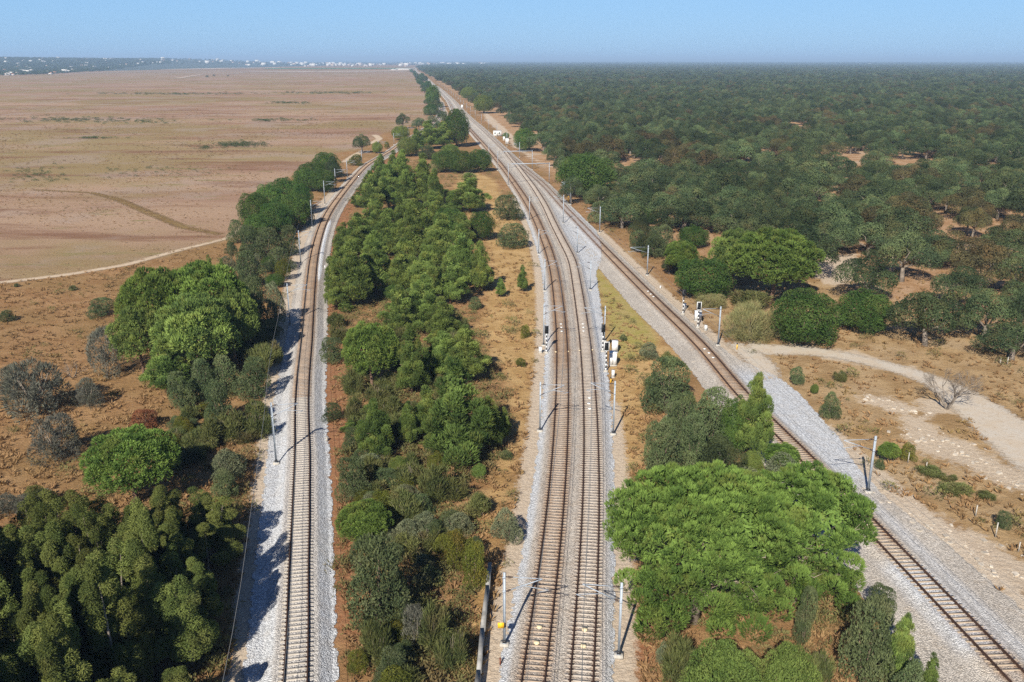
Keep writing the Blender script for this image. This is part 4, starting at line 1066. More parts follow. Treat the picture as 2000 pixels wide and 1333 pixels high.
P('bush', 500, 645, 545, 56, "dark bush behind the tall pale one left of the track")
P('bush', 488, 562, 490, 64, "large dark bush left of the mast opposite the lime strip")
P('bush', 547, 527, 480, 58, "rounded bush at the gravel edge opposite the lime strip")
P('yellow', 553, 548, 505, 38, "yellow green bush at the gravel edge left of the track")
P('bush', 524, 505, 440, 72, "dark rounded bush above the large dark bush, left strip")
P('bush', 490, 505, 442, 48, "bush at the field side of the left strip")
P('bush', 565, 500, 442, 52, "pale topped bush beside the mast left of the lime strip")
P('oak', 453, 516, 469, 27, "lone small oak at the edge of the dirt track")
P('bush', 464, 476, 426, 36, "dark round bush where the dirt track meets the trees")
for a in [(500, 445, 375, 62, "leftmost"), (530, 425, 358, 60, "second"), (560, 415, 346, 60, "third"), (590, 420, 358, 44, "rightmost")]:
    P('acacia', *a[:4], "dark acacia at the back of the left strip's nearer clump, " + a[4] + " of four")
for a in [(578, 446, 376, 58, "rightmost"), (540, 458, 393, 66, "middle"), (505, 474, 418, 58, "leftmost")]:
    P('acacia', *a[:4], "dark acacia at the front of the left strip's nearer clump, " + a[4] + " of three")
P('bush', 598, 440, 395, 36, "small bush beside the mast at the dark acacia clump")
for a in [(598, 374, 328, 52, "leftmost"), (612, 356, 316, 58, "second"), (638, 348, 297, 52, "tallest"), (632, 376, 330, 52, "lowest")]:
    P('acacia', *a[:4], "dark acacia of the left strip's farther clump, " + a[4] + " of four")
P('oak', 654, 358, 311, 40, "thin dark tree right of the farther acacia clump by a mast")
P('oak', 708, 300, 262, 40, "lone round dark oak beside the open field")
P('yellow', 697, 324, 303, 36, "olive bush below the lone round oak")
P('lime', 737, 300, 277, 21, "small bright bush just right of the lone oak")
P('yellow', 757, 291, 277, 14, "tiny bush beyond the lone oak by the track")
P('oak', 787, 252, 222, 29, "dark round tree standing against the field above the pines")
P('lime', 783, 274, 246, 35, "bright green tree below the dark round tree at the field edge")
P('oak', 818, 256, 231, 30, "dark tree at the field edge left of the dark clump")
P('silver', 845, 240, 226, 24, "pale willowy bush behind the dark clump")
P('oak', 845, 228, 212, 19, "small tree at the field edge before the tall far trees")
P('acacia', 846, 211, 166, 28, "tall dark tree mass left of the straight line")
P('oak', 853, 217, 198, 24, "grey green bush at the foot of the tall far trees")
P('oak', 858, 262, 236, 26, "dark tree between the left bend and the tall clump at the strip's tip")
P('bush', 868, 238, 219, 18, "small bush where the left track meets the straight line")
P('acacia', 836, 176, 158, 16, "dark far tree left of the line beyond the tall mass")
P('acacia', 829, 160, 148, 14, "smaller dark far tree left of the line")
P('acacia', 824, 152, 143, 11, "dark far tree by the line near the greenhouse")

# far end of the middle strip
P('acacia', 893, 288, 212, 50, "tall dark acacia clump at the far tip of the middle strip")
P('pine', 866, 291, 240, 40, "dark pine left of the tall acacia clump at the far tip")
P('pine', 838, 292, 236, 44, "pine at the far tip of the middle strip, left side")
P('pine', 815, 300, 252, 34, "slender pine at the far tip beside the left track")
P('lime', 797, 306, 268, 42, "rounded green tree where the left track disappears")
P('bush', 836, 312, 285, 46, "grey green tree below the far tip pines")
P('acacia', 868, 337, 292, 52, "left of three dark acacias in the middle strip clearing")
P('acacia', 904, 339, 294, 52, "middle of three dark acacias in the middle strip clearing")
P('acacia', 938, 336, 291, 46, "right of three dark acacias in the middle strip clearing")
P('lime', 880, 312, 281, 36, "brighter tree behind the three dark acacias")
P('reed', 850, 338, 318, 28, "pale reed patch left of the three dark acacias")
P('reed', 916, 352, 338, 38, "pale reed patch in the clearing behind a pine")
P('pine', 918, 415, 345, 78, "broad bluish pine in the clearing")
P('pine', 885, 420, 378, 40, "smaller pine left of the broad bluish pine")
P('bush', 990, 430, 377, 58, "dark bush right of the clearing, farther of two by the track")
P('bush', 1003, 484, 433, 70, "dark bush right of the clearing, nearer of two by the track")
# pine wood
pw = [(788, 408, 299, 62), (760, 412, 322, 55), (728, 424, 335, 56), (828, 405, 308, 62), (850, 415, 335, 46), (745, 372, 305, 40), (700, 405, 375, 32), (715, 385, 348, 34), (770, 372, 300, 40),
      (690, 602, 478, 92), (735, 580, 458, 74), (663, 560, 482, 56), (702, 505, 418, 72), (672, 500, 440, 48), (760, 505, 414, 68), (812, 512, 395, 74), (862, 525, 418, 74), (790, 575, 468, 74), (900, 560, 448, 72), (937, 572, 478, 54),
      (880, 595, 498, 64), (835, 600, 480, 70), (830, 642, 540, 82), (780, 655, 565, 74), (862, 660, 585, 72), (655, 605, 520, 46), (850, 450, 375, 60), (735, 470, 390, 60), (790, 460, 372, 60), (905, 480, 420, 46)]
pl = ["farthest row", "second row", "third row", "middle", "front"]
for i, (bx, by, ty, w) in enumerate(pw):
    P('pine', bx, by, ty, w, "blue green pine in the dense wood of the middle strip", "pines of the middle strip wood")
P('acacia', 700, 470, 425, 40, "dark round tree in the pine wood beside the left track")
P('acacia', 880, 470, 405, 66, "dark round tree at the back of the pine wood by the clearing")
P('acacia', 940, 470, 412, 52, "dark round tree right of the pine wood, before two bushes")
P('stone', 728, 762, 630, 114, "round bright stone pine in the middle strip near the left track")
P('bush', 650, 708, 659, 56, "dark round bush at the left gravel edge of the middle strip")
P('pine', 805, 772, 640, 68, "slender yellowish pine right of the round middle stone pine")
P('pine', 868, 745, 650, 84, "left of two broad pines behind the biggest middle pine")
P('pine', 908, 750, 637, 92, "right of two broad pines behind the biggest middle pine")
P('pine', 892, 905, 712, 142, "biggest pine of the middle strip, casting a long shadow")
P('pine', 835, 860, 760, 66, "pine left of the biggest middle pine")
P('pine', 955, 880, 780, 60, "shorter pine leaning out right of the biggest middle pine")
P('pine', 735, 900, 783, 76, "lone rounded pine in the lower middle strip")
P('pine', 800, 875, 785, 44, "thin pine right of the lone rounded pine")
P('bush', 686, 882, 836, 40, "small dark bush left of the lone rounded pine")
P('bush', 652, 824, 783, 40, "small dark bush by the left gravel above the rounded pine")
P('pine', 985, 860, 800, 30, "small pine at the gravel side right of the biggest pine")
P('pine', 1021, 571, 521, 25, "lone small pine in golden grass by the central tracks")
P('pine', 978, 581, 545, 20, "tiny pine in golden grass left of the lone small pine")
P('yellow', 1026, 661, 635, 22, "bright small bush in golden grass by the left signal")
P('yellow', 1018, 718, 699, 24, "low bush in golden grass below the left signal")
P('bush', 988, 896, 877, 30, "round low green bush in the grass left of the central tracks")
P('lime', 935, 935, 905, 30, "small lime bush in the lower middle scrub")
P('broom', 690, 772, 724, 52, "dry broom below the round middle stone pine")
P('broom', 740, 790, 742, 60, "olive broom under the round middle stone pine")
P('broom', 690, 832, 778, 46, "green broom left of the lone rounded pine")
P('broom', 660, 640, 610, 40, "low broom on the red soil by the left track")
P('broom', 665, 672, 628, 46, "round broom on the red soil above the dark round bush")
P('bush', 690, 980, 895, 76, "dense grey green bush by the left gravel, lower middle strip")
P('stone', 712, 1065, 977, 110, "small round bright stone pine low in the middle strip")
P('bush', 745, 1235, 1046, 150, "large grey green holm oak in the lower middle strip")
P('broom', 790, 1020, 958, 80, "fuzzy broom right of the small round stone pine")
P('bush', 820, 1010, 960, 56, "dark bush in the lower middle scrub, right of the fuzzy broom")
P('bush', 880, 1040, 992, 56, "blue green bush above the yellow green tree")
P('yellow', 890, 1115, 1035, 70, "yellow green bush in the lower middle strip, farther of two")
P('yellow', 922, 1155, 1055, 66, "yellow green bush in the lower middle strip, nearer of two")
P('silver', 990, 1060, 990, 62, "grey green bush at the central gravel's left edge")
P('broom', 850, 1270, 1178, 66, "large dry broom left of the concrete wall, farther of two")
P('broom', 885, 1310, 1215, 66, "large dry broom left of the concrete wall, nearer of two")
P('grey', 815, 1260, 1185, 70, "bare grey shrub below the large holm oak")
P('bush', 770, 1345, 1262, 70, "dark bush at the photo's bottom edge in the middle strip")
P('broom', 740, 1300, 1215, 60, "green broom below the large holm oak")
P('yellow', 700, 1310, 1268, 50, "small green bush by the left gravel at the bottom")
P('broom', 850, 980, 905, 70, "broom in the lower middle strip behind dark bushes")
P('broom', 800, 945, 895, 70, "broom below the thin pine in the lower middle strip")
P('yellow', 850, 930, 880, 44, "green bush at the foot of the biggest middle pine")
P('lime', 780, 930, 890, 40, "young lime green shrub beside brooms, lower middle strip")
P('bush', 930, 1090, 1050, 40, "small dark bush left of the grey green bush by gravel")
P('broom', 940, 1010, 960, 54, "tawny broom by the central gravel's left edge")

# wedge between central and right tracks
P('bush', 1300, 800, 688, 96, "dark oak bush at the far left of the wedge clump")
P('bush', 1385, 880, 748, 104, "large rounded dark oak in the middle of the wedge clump")
P('bush', 1350, 930, 815, 70, "rounded oak bush left of the large one in the wedge clump")
P('acacia', 1435, 890, 775, 66, "rounded green bush between the large oak and pointed pine")
P('bush', 1288, 945, 820, 84, "dark bush at the near left of the wedge clump")
P('pine', 1468, 900, 733, 78, "bright pointed pine at the right of the wedge clump")
P('oak', 1405, 945, 850, 96, "dark oak at the near side of the wedge clump")
P('bush', 1330, 850, 760, 66, "dark bush between the oaks of the wedge clump")
P('stone', 1524, 920, 864, 68, "small bright stone pine by the right track above the giant pine")
P('silver', 1530, 938, 884, 84, "blue grey bush between the small stone pine and giant pine")
P('lime', 1467, 925, 879, 44, "lime green bush left of the blue grey bush")
P('silver', 1450, 935, 905, 64, "pale grey bush at the back of the giant pine")
P('bush', 1217, 666 + 0, 652, 18, "tiny round bush in the yellow grass wedge")
# below the giant pine
P('lime', 1405, 1440, 1256, 160, "broad lime acacia at the bottom edge below the giant pine")
P('lime', 1530, 1430, 1262, 120, "second lime acacia at the bottom edge, right of the broad one")
P('bush', 1682, 1345, 1172, 108, "tall dark oak bush right of the giant pine at the bottom")
P('pine', 1750, 1345, 1200, 66, "bright bushy pine right of the tall dark oak bush")
P('bush', 1716, 1215, 1143, 66, "dark bush between giant pine and right track")
P('bush', 1568, 1255, 1140, 46, "dark narrow bush under the giant pine's right side")
P('bush', 1770, 1390, 1285, 84, "grey green bush at the bottom edge near the right track")
P('pine', 1806, 1390, 1284, 46, "bright small pine at the bottom edge near the right gravel")
P('broom', 1320, 1330, 1240, 80, "tawny broom below the giant pine's left side")
P('broom', 1600, 1330, 1262, 50, "dry broom on the red soil right of the lime acacias")
P('silver', 1292, 1300, 1255, 28, "small pale bush near the nearest right mast")

# right of the right track
P('acacia', 1142, 386, 298, 112, "broad dark acacia right of the junction")
P('oak', 1115, 400, 345, 50, "dark tree at the left of the broad acacia")
P('acacia', 1025, 296, 250, 44, "dark acacia by the far white cabinet")
P('oak', 1215, 446, 374, 104, "dark oak by the right track behind a mast")
P('bush', 1170, 438, 395, 44, "dark bush at the edge before the dark oak")
P('bush', 1290, 500, 440, 60, "dark bush right of the track mast, before the forest")
P('oak', 1255, 478, 425, 60, "small dark oak right of the behind-mast oak")
P('stone', 1328, 545, 470, 66, "bright round pine near the striped signal")
P('acacia', 1353, 484, 440, 62, "dark round tree behind the bright round pine")
P('acacia', 1372, 583, 500, 112, "dark acacia behind the striped signal")
P('stone', 1505, 592, 448, 172, "large bright stone pine right of the signals")
P('stone_dull', 1430, 566, 455, 88, "duller olive pine left of the large bright stone pine")
P('broom', 1470, 600, 562, 90, "low olive scrub below the large bright stone pine")
P('acacia', 1568, 674, 562, 132, "smooth dark acacia dome beside the gravel path")
P('acacia', 1684, 650, 563, 108, "smooth dark acacia dome right of the first, nearer the oaks")
P('reed', 1463, 664, 593, 112, "pale reed clump beside the right track mast")
P('reed', 1385, 600, 575, 70, "low pale reeds at the foot of the dark acacia")
P('oak', 1806, 676, 562, 152, "spreading cork oak right of the acacia domes")
P('oak', 1920, 668, 565, 118, "cork oak with pale trunk behind the spreading one")
P('oak', 1975, 705, 622, 142, "cork oak cut by the photo's right edge")
P('oak', 1625, 500, 420, 104, "cork oak with visible trunk in the sandy clearing")
P('oak', 1690, 590, 495, 120, "cork oak right of the sandy clearing")
P('oak', 1500, 440, 385, 80, "cork oak behind the large bright stone pine")
P('bush', 1555, 752, 714, 36, "round dark bush below the gravel path")
P('bush', 1620, 818, 762, 44, "round dark bush by the bluish gravel")
P('stone', 1733, 903, 864, 42, "small bright round pine beside the nearest right mast")
P('yellow', 1772, 900, 866, 34, "olive bush right of the small bright pine")
P('bush', 1717, 918, 896, 20, "tiny dark bush at the right mast's foot")
P('bush', 1957, 1034, 998, 32, "small shrub in the scrub by the last fence posts")
for a in [(1812, 928, 913, 52, "leftmost"), (1850, 938, 926, 34, "second"), (1862, 962, 944, 62, "third"), (1924, 975, 962, 40, "rightmost")]:
    P('broom', *a[:4], "low green scrub bush near the thin fence posts, " + a[4] + " of four")
P('broom', 1640, 745, 720, 30, "dry tuft below the gravel path")
P('lime', 1590, 770, 750, 16, "tiny lime bush by the bluish gravel")

# left scrub greys
P('grey', 75, 810, 700, 130, "largest grey shrub in the left scrub")
P('grey', 30, 780, 718, 60, "grey shrub at the left side of the largest one")
P('grey', 175, 795, 738, 56, "grey green shrub right of the largest grey shrub")
P('grey', 210, 738, 645, 76, "tall grey shrub left of the umbrella pines")
P('grey', 112, 895, 805, 100, "pale grey shrub above the eucalyptus stand")
P('grey', 70, 1000, 955, 90, "low grey shrub behind the eucalyptus stand")
P('bush', 200, 618, 578, 54, "dark bush with bare twigs in dry grass near the dirt track")
P('bush', 14, 628, 604, 34, "dark bush at the left photo edge below the dirt track")
P('grey', 20, 1000, 960, 60, "low grey shrub at the left edge behind the eucalyptus")
P('bush', 143, 568, 558, 18, "small dark tussock below the dirt track, upper")
P('bush', 33, 561, 555, 12, "tiny green tussock below the dirt track at far left")
for a in ALL: plant(*a)

# two bare trees
def dead(px, py, ty, w, seed, label, depth):
    p = at(px, py); mb = mk_dead(seed, 6, 4.5, depth); me = mb.mesh("branches")
    z = np.array([v.co[:] for v in me.vertices]); W0 = (z[:, 0].max() - z[:, 0].min()); H0 = z[:, 2].max()
    s = w / pix(p.x, p.y, 2)[2] / W0; o = obj("bare_tree", me, M['bark_pale'], None, (p.x, p.y, 0)); o.scale = (s, s, max(1.5, top_height(p.y, ty) * 0.9) / H0)
    tag(o, label, "bare tree")
dead(1850, 800, 706, 125, 3, "bare grey tree in dry grass below the gravel path", 5)
dead(142, 740, 700, 40, 5, "small bare whitish tree between the grey shrubs", 3)

# the giant stone pine in front: two crowns side by side
def giant(name, X, Y, W, H_, seed, n, label):
    L = Leaves(seed); r = L.rng; rad = np.array([W / 2, W / 2 * 0.86, H_ * 0.37]); c = np.array([0, 0, H_ - rad[2]])
    nb = int(40 * W / 15); d = dome_points(r, nb, -0.50); C, lr = [], []
    for i in range(nb):
        br = W * 0.098 * (0.75 + 0.55 * r.random()); bc = c + d[i] * (rad - br * 0.85) * (1 + (r.random() - 0.5) * 0.10)
        e = dome_points(r, 20, -0.35)
        up_ = unit((d[i] + np.array([0, 0, 0.55]))[None])[0]; x_ = unit(np.cross(up_, [0.3, 0.9, 0.1])[None])[0]; y_ = np.cross(up_, x_)
        for q in e:
            C.append(bc + (x_ * q[0] + y_ * q[1] + up_ * q[2]) * br * np.array([1, 1, 0.78]) * (0.85 + 0.25 * r.random())); lr.append(W * 0.024 * (0.75 + 0.6 * r.random()))
    C = np.array(C); lr = np.array(lr)
    # hanging tiers on the near side, with gaps where the grey limbs show
    for i in range(int(34 * W / 15)):
        a = -math.pi / 2 + (r.random() - 0.5) * 2.6; q = 0.55 + 0.40 * r.random(); zt = H_ * (0.14 + 0.30 * r.random())
        C = np.vstack([C, [[math.cos(a) * rad[0] * q, math.sin(a) * rad[1] * q, zt]]]); lr = np.append(lr, W * (0.055 + 0.03 * r.random()))
    L.lobes(C, lr, int(n * 0.95), 0.34, 0.045, spike=0.85, up=0.9, jit=0.36, low=-0.6, cull=0.82, squash=0.8, tuft=6, fill=0.06)
    L.lobes(c[None] - np.array([[0, 0, 0.3]]), (rad * 0.78)[None], int(n * 0.14), 0.5, 0.22, spike=0.2, cull=0, low=-0.45)
    root = empty("stone_pine", (X, Y, 0)); obj("crown", L.mesh("crown"), M['stone_pine'], root)
    rnd = random.Random(seed); mb = MB()
    mb.tube([(0, 0, -0.2), (0.2, 0.1, H_ * 0.25), (0.1, 0, H_ * 0.5)], [W * 0.035, W * 0.028, W * 0.02], 9)
    for i in range(26):
        a = rnd.uniform(0, 6.28) if i > 12 else -math.pi / 2 + rnd.uniform(-1.2, 1.2); q = rnd.uniform(0.6, 0.92); z0 = H_ * rnd.uniform(0.2, 0.5)
        e = Vector((math.cos(a) * rad[0] * q, math.sin(a) * rad[1] * q, min(z0 + H_ * rnd.uniform(0.05, 0.28), H_ * 0.8))); st = Vector((0.1, 0, z0)); m_ = st.lerp(e, 0.55) + Vector((0, 0, rnd.uniform(-0.5, 0.2)))
        mb.tube([st, m_, e], [W * 0.010, W * 0.0065, W * 0.002], 5)
        for j in range(6):
            b = m_.lerp(e, rnd.random()); mb.tube([b, b + Vector((rnd.uniform(-1, 1), rnd.uniform(-1, 0.6), rnd.uniform(-0.5, 0.7))) * W * 0.09], [0.035, 0.008], 4)
    mb.build("trunk", M['twig'], root, smooth=True)
    tag(root, label, "pine tree")
giant("stone_pine", 15.3, 62.5, 14.6, 13.9, 501, 46000, "giant bright stone pine in the foreground, its wider left crown")
giant("stone_pine", 24.6, 65.5, 11.2, 12.5, 502, 26000, "right hand crown of the giant stone pine pair, darker and narrower")

# eucalyptus stand, lower left
rnd = random.Random(11); cnt = 0
y = 36.0
while y < 79:
    x = -47.0 + rnd.uniform(0, 1.5)
    while x < -20.5:
        X, Y = x + rnd.uniform(-0.9, 0.9), y + rnd.uniform(-0.9, 0.9)
        edge = float(xL(Y)) - 5.5 - 0.02 * max(0, Y - 50)
        back = np.interp(X, [-48, -41, -36, -31, -27, -22], [64, 70, 71, 72, 74, 78])
        gap = (-25.5 < X < -21.0 and 49 < Y < 55)
        if X < edge - 0.6 and Y < back and not (gap and rnd.random() < 0.75):
            h = rnd.uniform(10.2, 14.2) * np.interp(Y, [36, 58, 66, 78], [0.92, 1.0, 0.72, 0.52]) * (0.52 if X > -24.5 else (0.74 if X > -27.5 else 1.0))
            if cnt == 0: pass
            cnt += 1
            tree('euc', X, Y, rnd.uniform(3.9, 5.6), h, "olive green eucalyptus in the dense stand left of the left track", "eucalyptus", "eucalyptus trees of the lower left stand", "eucalyptus_tree", lean=rnd.uniform(-3, 3))
        x += 3.1
    y += 2.9

# scrub bushes that close up the strip below the pine wood, and between the left bushes and the track
rnd = random.Random(33)
def fill(n, box, kinds, w0, w1, label, group, f=lambda x, y: True):
    k = 0
    while k < n:
        px, py = rnd.uniform(box[0], box[2]), rnd.uniform(box[1], box[3]); p = at(px, py)
        if not f(p.x, p.y): continue
        kd = rnd.choice(kinds); W = rnd.uniform(w0, w1); k += 1
        tree(kd, p.x, p.y, W, W * rnd.uniform(0.6, 0.85), label, KIND[kd][1], group, KIND[kd][0])
instrip = lambda x, y: xL(y) + 6.0 < x < xA(y) - 8.5
fill(62, (700, 905, 935, 1420), ('broom', 'broom', 'bush', 'yellow', 'broom', 'silver'), 2.0, 3.8, "low bush in the tangled scrub of the lower middle strip", "tangled bushes of the lower middle strip", lambda x, y: instrip(x, y) and x < xA(y) - 9.5)
fill(34, (680, 640, 900, 905), ('broom', 'bush', 'pine', 'broom', 'pine'), 2.4, 4.2, "low bush or young pine between the middle strip's larger pines", "undergrowth among the middle strip pines", instrip)
fill(30, (330, 690, 545, 900), ('broom', 'broom', 'bush', 'yellow'), 1.8, 3.4, "low broom or bush in the scrub left of the left track", "low scrub bushes left of the left track", lambda x, y: xL(y) - 22 < x < xL(y) - 6)
fill(26, (1250, 700, 1480, 930), ('bush', 'broom', 'bush', 'silver'), 2.2, 4.0, "low bush at the foot of the oak clump between the tracks", "bushes of the wedge clump", lambda x, y: xB(y) + 9 < x < xC(y) - 7.5)
fill(40, (650, 330, 930, 640), ('pine', 'bush', 'acacia'), 3.0, 5.0, "small tree filling the dense middle strip wood", "small trees of the middle strip wood", lambda x, y: xL(y) + 5 < x < xL(y) + 5 + (xA(y) - xL(y)) * 0.62)
fill(34, (430, 425, 575, 700), ('bush', 'bush', 'acacia', 'silver', 'bush'), 2.6, 4.6, "dark bush in the dense hedge left of the left track", "hedge bushes left of the left track", lambda x, y: xL(y) - 19 < x < xL(y) - 6.5)
fill(26, (1090, 330, 1330, 540), ('bush', 'oak', 'bush', 'acacia', 'silver', 'pine'), 4.0, 7.5, "dark tree or bush along the edge right of the right track", "edge trees right of the right track", lambda x, y: xC(y) + 8 < x < xC(y) + 24)
# ------------------------------------------------------------------ cork oak forest
rnd = random.Random(21)
fb = sorted([(p.y, p.x) for p in [at(*q) for q in [(2300, 780), (2010, 690), (1880, 640), (1740, 600), (1640, 500), (1560, 490), (1480, 470), (1390, 480), (1330, 505), (1270, 480), (1215, 445), (1150, 372), (1080, 318), (1030, 268), (985, 226), (955, 202)]]])
by_ = np.array([a for a, _ in fb]); bx_ = np.array([b for _, b in fb])
clear = [(1625, 522, 70, 34), (1600, 322, 40, 10), (1655, 318, 46, 9), (1790, 325, 40, 12), (1935, 325, 34, 10), (1840, 428, 26, 8), (1225, 322, 36, 10), (1580, 250, 18, 3), (1870, 245, 22, 4), (1950, 600, 40, 14), (1840, 520, 24, 8), (1690, 300, 25, 6), (1960, 560, 26, 10), (1420, 330, 22, 5)]
taken = [(float(o.location.x), float(o.location.y), float(o.scale.x) * 5) for o in COL.objects if o.type == 'EMPTY' and o.name.startswith(("oak_tree", "acacia_tree", "stone_pine"))]
spots = []
Dy = 118.0
while Dy < 9000:
    sp = 10.4 if Dy < 900 else (11 if Dy < 1800 else 17)
    left = np.interp(Dy, by_, bx_) if Dy < by_[-1] else float(xC(min(Dy, 6400))) + 22
    x = left + rnd.uniform(0, sp)
    while x < Dy * 0.66 + 12:
        X, Y = x + rnd.uniform(-.42, .42) * sp, Dy + rnd.uniform(-.42, .42) * sp
        px, py, s = pix(X, Y, 0)
        hp = 7.5 * s * 0.9
        ok = not any(((px - a) / c) ** 2 + ((py - b - hp * 0.45) / (d + hp * 0.36)) ** 2 < 1 for a, b, c, d in clear) and rnd.random() > 0.20 + 0.32 * (math.sin(X * 0.021 + 2 * math.sin(Y * 0.011)) * math.sin(Y * 0.017 + X * 0.006) > 0.45)
        if ok and Y < 330: ok = not any((X - a) ** 2 + (Y - b) ** 2 < (0.6 * c + 2.6) ** 2 for a, b, c in taken)
        if ok: spots.append((Y, X, sp / 10.4 * (0.66 + 0.66 * rnd.random() ** 1.3), rnd.random(), rnd.random(), px))
        x += sp
    Dy += sp * 0.95
spots.sort()
near, rest = [], []
for q in spots:
    (near if len(near) < 290 and -40 < q[5] < 2040 else rest).append(q)
for Y, X, k, a, b, px in near:
    W = (11.6 + 4.8 * a) * k; h = (8.0 + 3.6 * b) * (0.55 + 0.45 * k)
    if a * 7.3 % 1 < 0.13: tree('oak_brown', X, Y, W, h, "cork oak with brownish foliage in the dense forest at right", "oak tree", "brownish cork oaks of the right forest", "cork_oak")
    else: tree('oak', X, Y, W, h, "dark green cork oak in the dense forest at right", "oak tree", "dark cork oaks of the right forest", "cork_oak")
def scatter(name, pts, scl, protos, mat, label=None, mats=None):
    """one stuff object: points carrying instances of crown geometry"""
    n = len(pts); me = bpy.data.meshes.new(name); me.vertices.add(n); me.vertices.foreach_set("co", np.asarray(pts, np.float32).ravel())
    rg = np.random.default_rng(n)
    a = me.attributes.new("size", 'FLOAT_VECTOR', 'POINT'); a.data.foreach_set("vector", np.asarray(scl, np.float32).ravel())
    a = me.attributes.new("turn", 'FLOAT', 'POINT'); a.data.foreach_set("value", (rg.random(n) * 6.283).astype(np.float32))
    a = me.attributes.new("sort", 'INT', 'POINT'); a.data.foreach_set("value", rg.integers(0, len(protos), n).astype(np.int32))
    o = obj(name, me); o["kind"] = "stuff"
    ng = bpy.data.node_groups.new(name, 'GeometryNodeTree')
    ng.interface.new_socket("Geometry", in_out='INPUT', socket_type='NodeSocketGeometry'); ng.interface.new_socket("Geometry", in_out='OUTPUT', socket_type='NodeSocketGeometry')
    N = ng.nodes.new; gi, go = N("NodeGroupInput"), N("NodeGroupOutput"); join = N("GeometryNodeJoinGeometry")
    def na(nm, typ):
        x = N("GeometryNodeInputNamedAttribute"); x.data_type = typ; x.inputs["Name"].default_value = nm
        return [q for q in x.outputs if q.enabled and q.name == "Attribute"][0]
    m2p = N("GeometryNodeMeshToPoints"); ng.links.new(gi.outputs[0], m2p.inputs[0])
    comb = N("ShaderNodeCombineXYZ"); ng.links.new(na("turn", 'FLOAT'), comb.inputs[2])
    for i, po in enumerate(protos):
        oi = N("GeometryNodeObjectInfo"); oi.inputs[0].default_value = po; oi.transform_space = 'ORIGINAL'
        cmp = N("FunctionNodeCompare"); cmp.data_type = 'INT'; cmp.operation = 'EQUAL'
        ng.links.new(na("sort", 'INT'), cmp.inputs[2]); cmp.inputs[3].default_value = i
        ip = N("GeometryNodeInstanceOnPoints"); ng.links.new(m2p.outputs[0], ip.inputs["Points"]); ng.links.new(cmp.outputs[0], ip.inputs["Selection"])
        ng.links.new(oi.outputs["Geometry"], ip.inputs["Instance"]); ng.links.new(comb.outputs[0], ip.inputs["Rotation"]); ng.links.new(na("size", 'FLOAT_VECTOR'), ip.inputs["Scale"])
        ng.links.new(ip.outputs[0], join.inputs[0])
    ng.links.new(join.outputs[0], go.inputs[0])
    md = o.modifiers.new("scatter", 'NODES'); md.node_group = ng
    return o
# far crowns: the crown meshes of two of the forest's own trees
def crown_of(key): return [c for c in BUILT[key][0].children if c.name.startswith("crown")][0]
pts, scl = [], []
for Y, X, k, a, b, px in rest:
    pts.append((X, Y, 0)); w = (11.4 + 4.4 * a) / 10 * k; scl.append((w, w, (7.0 + 4.6 * b) / 7.5 * (1 + (k - 1) * 0.25)))
scatter("far_cork_oak_forest", pts, scl, [crown_of(('oak', i)) for i in range(5)] + [crown_of(('oak_brown', 0))], M['oak'])

# ------------------------------------------------------------------ dry grass, low scrub: one object each
def merged(name, base_fn, pts, scl, mat, seed):
    """many small plants merged into one ground cover mesh"""
    rg = np.random.default_rng(seed); V, T = [], []
    protos = [base_fn(seed * 10 + i) for i in range(4)]
    pts = np.asarray(pts); scl = np.asarray(scl); ks = rg.integers(0, 4, len(pts)); an = rg.random(len(pts)) * 6.283; tj = rg.random(len(pts))
    for i, (v, t) in enumerate(protos):
        m = ks == i; p, s, a = pts[m], scl[m], an[m]
        ca, sa = np.cos(a)[:, None], np.sin(a)[:, None]
        X = (v[None, :, 0] * ca - v[None, :, 1] * sa) * s[:, None, 0] + p[:, None, 0]; Y = (v[None, :, 0] * sa + v[None, :, 1] * ca) * s[:, None, 0] + p[:, None, 1]
        Z = v[None, :, 2] * s[:, None, 1] + 0 * X
        V.append(np.stack([X, Y, Z], 2).reshape(-1, 3)); T.append((np.clip(t[None] * 0.5 + tj[m][:, None] * 0.6, 0, 1)).ravel())
    V = np.concatenate(V); n = len(V) // 4
    o = obj(name, mesh_np(name, V, [np.arange(4 * n).reshape(n, 4)], {'tint': ('FACE', np.concatenate(T))}), mat); o["kind"] = "stuff"
    return o
def tuft(seed, n=9):
    L = Leaves(seed); r = L.rng; a = r.random(n) * 6.28; d = unit(np.stack([np.cos(a) * 0.7, np.sin(a) * 0.7, np.full(n, 0.8)], 1))
    L.cards(d * 0.08, d, 0.5, 0.11, spike=0.9, up=0.3, jit=0.3); return np.concatenate(L.V), np.concatenate(L.T)
def mini(seed, n=110):
    L = Leaves(seed); r = L.rng; C = np.stack([r.normal(size=6) * 0.28, r.normal(size=6) * 0.28, 0.15 + 0.4 * r.random(6)], 1)
    L.lobes(C, 0.22 + 0.14 * r.random(6), n * 2, 0.20, 0.055, spike=0.6, up=0.5, low=-0.6, cull=0.6); v, t = np.concatenate(L.V), np.concatenate(L.T)
    return v[:n * 4], t[:n]
rg = np.random.default_rng(77)
def free(X, Y):
    """true where no ballast, path or sand lies"""
    ok = (X < xL(Y) - 5.2) | (X > xL(Y) + 3.9)
    ok &= ~((X > xA(Y) - 4.2) & (X < xB(np.minimum(Y, 450)) + 4.4)); ok &= ~((X > xC(Y) - 7.6) & (X < xC(Y) + np.interp(Y, [60, 90, 112, 126, 140], [6, 6, 9.5, 8, 4.5])))
    return ok
def near_points(n, y0=42, y1=300, xlim=0.68):
    u = rg.random(n); Y = y0 * (y1 / y0) ** (u ** 1.1); X = (rg.random(n) * 2 - 1) * xlim * (Y + 6); return X, Y
fpts = lambda poly, X, Y: sd_poly(X, Y, poly)
X, Y = near_points(62000)
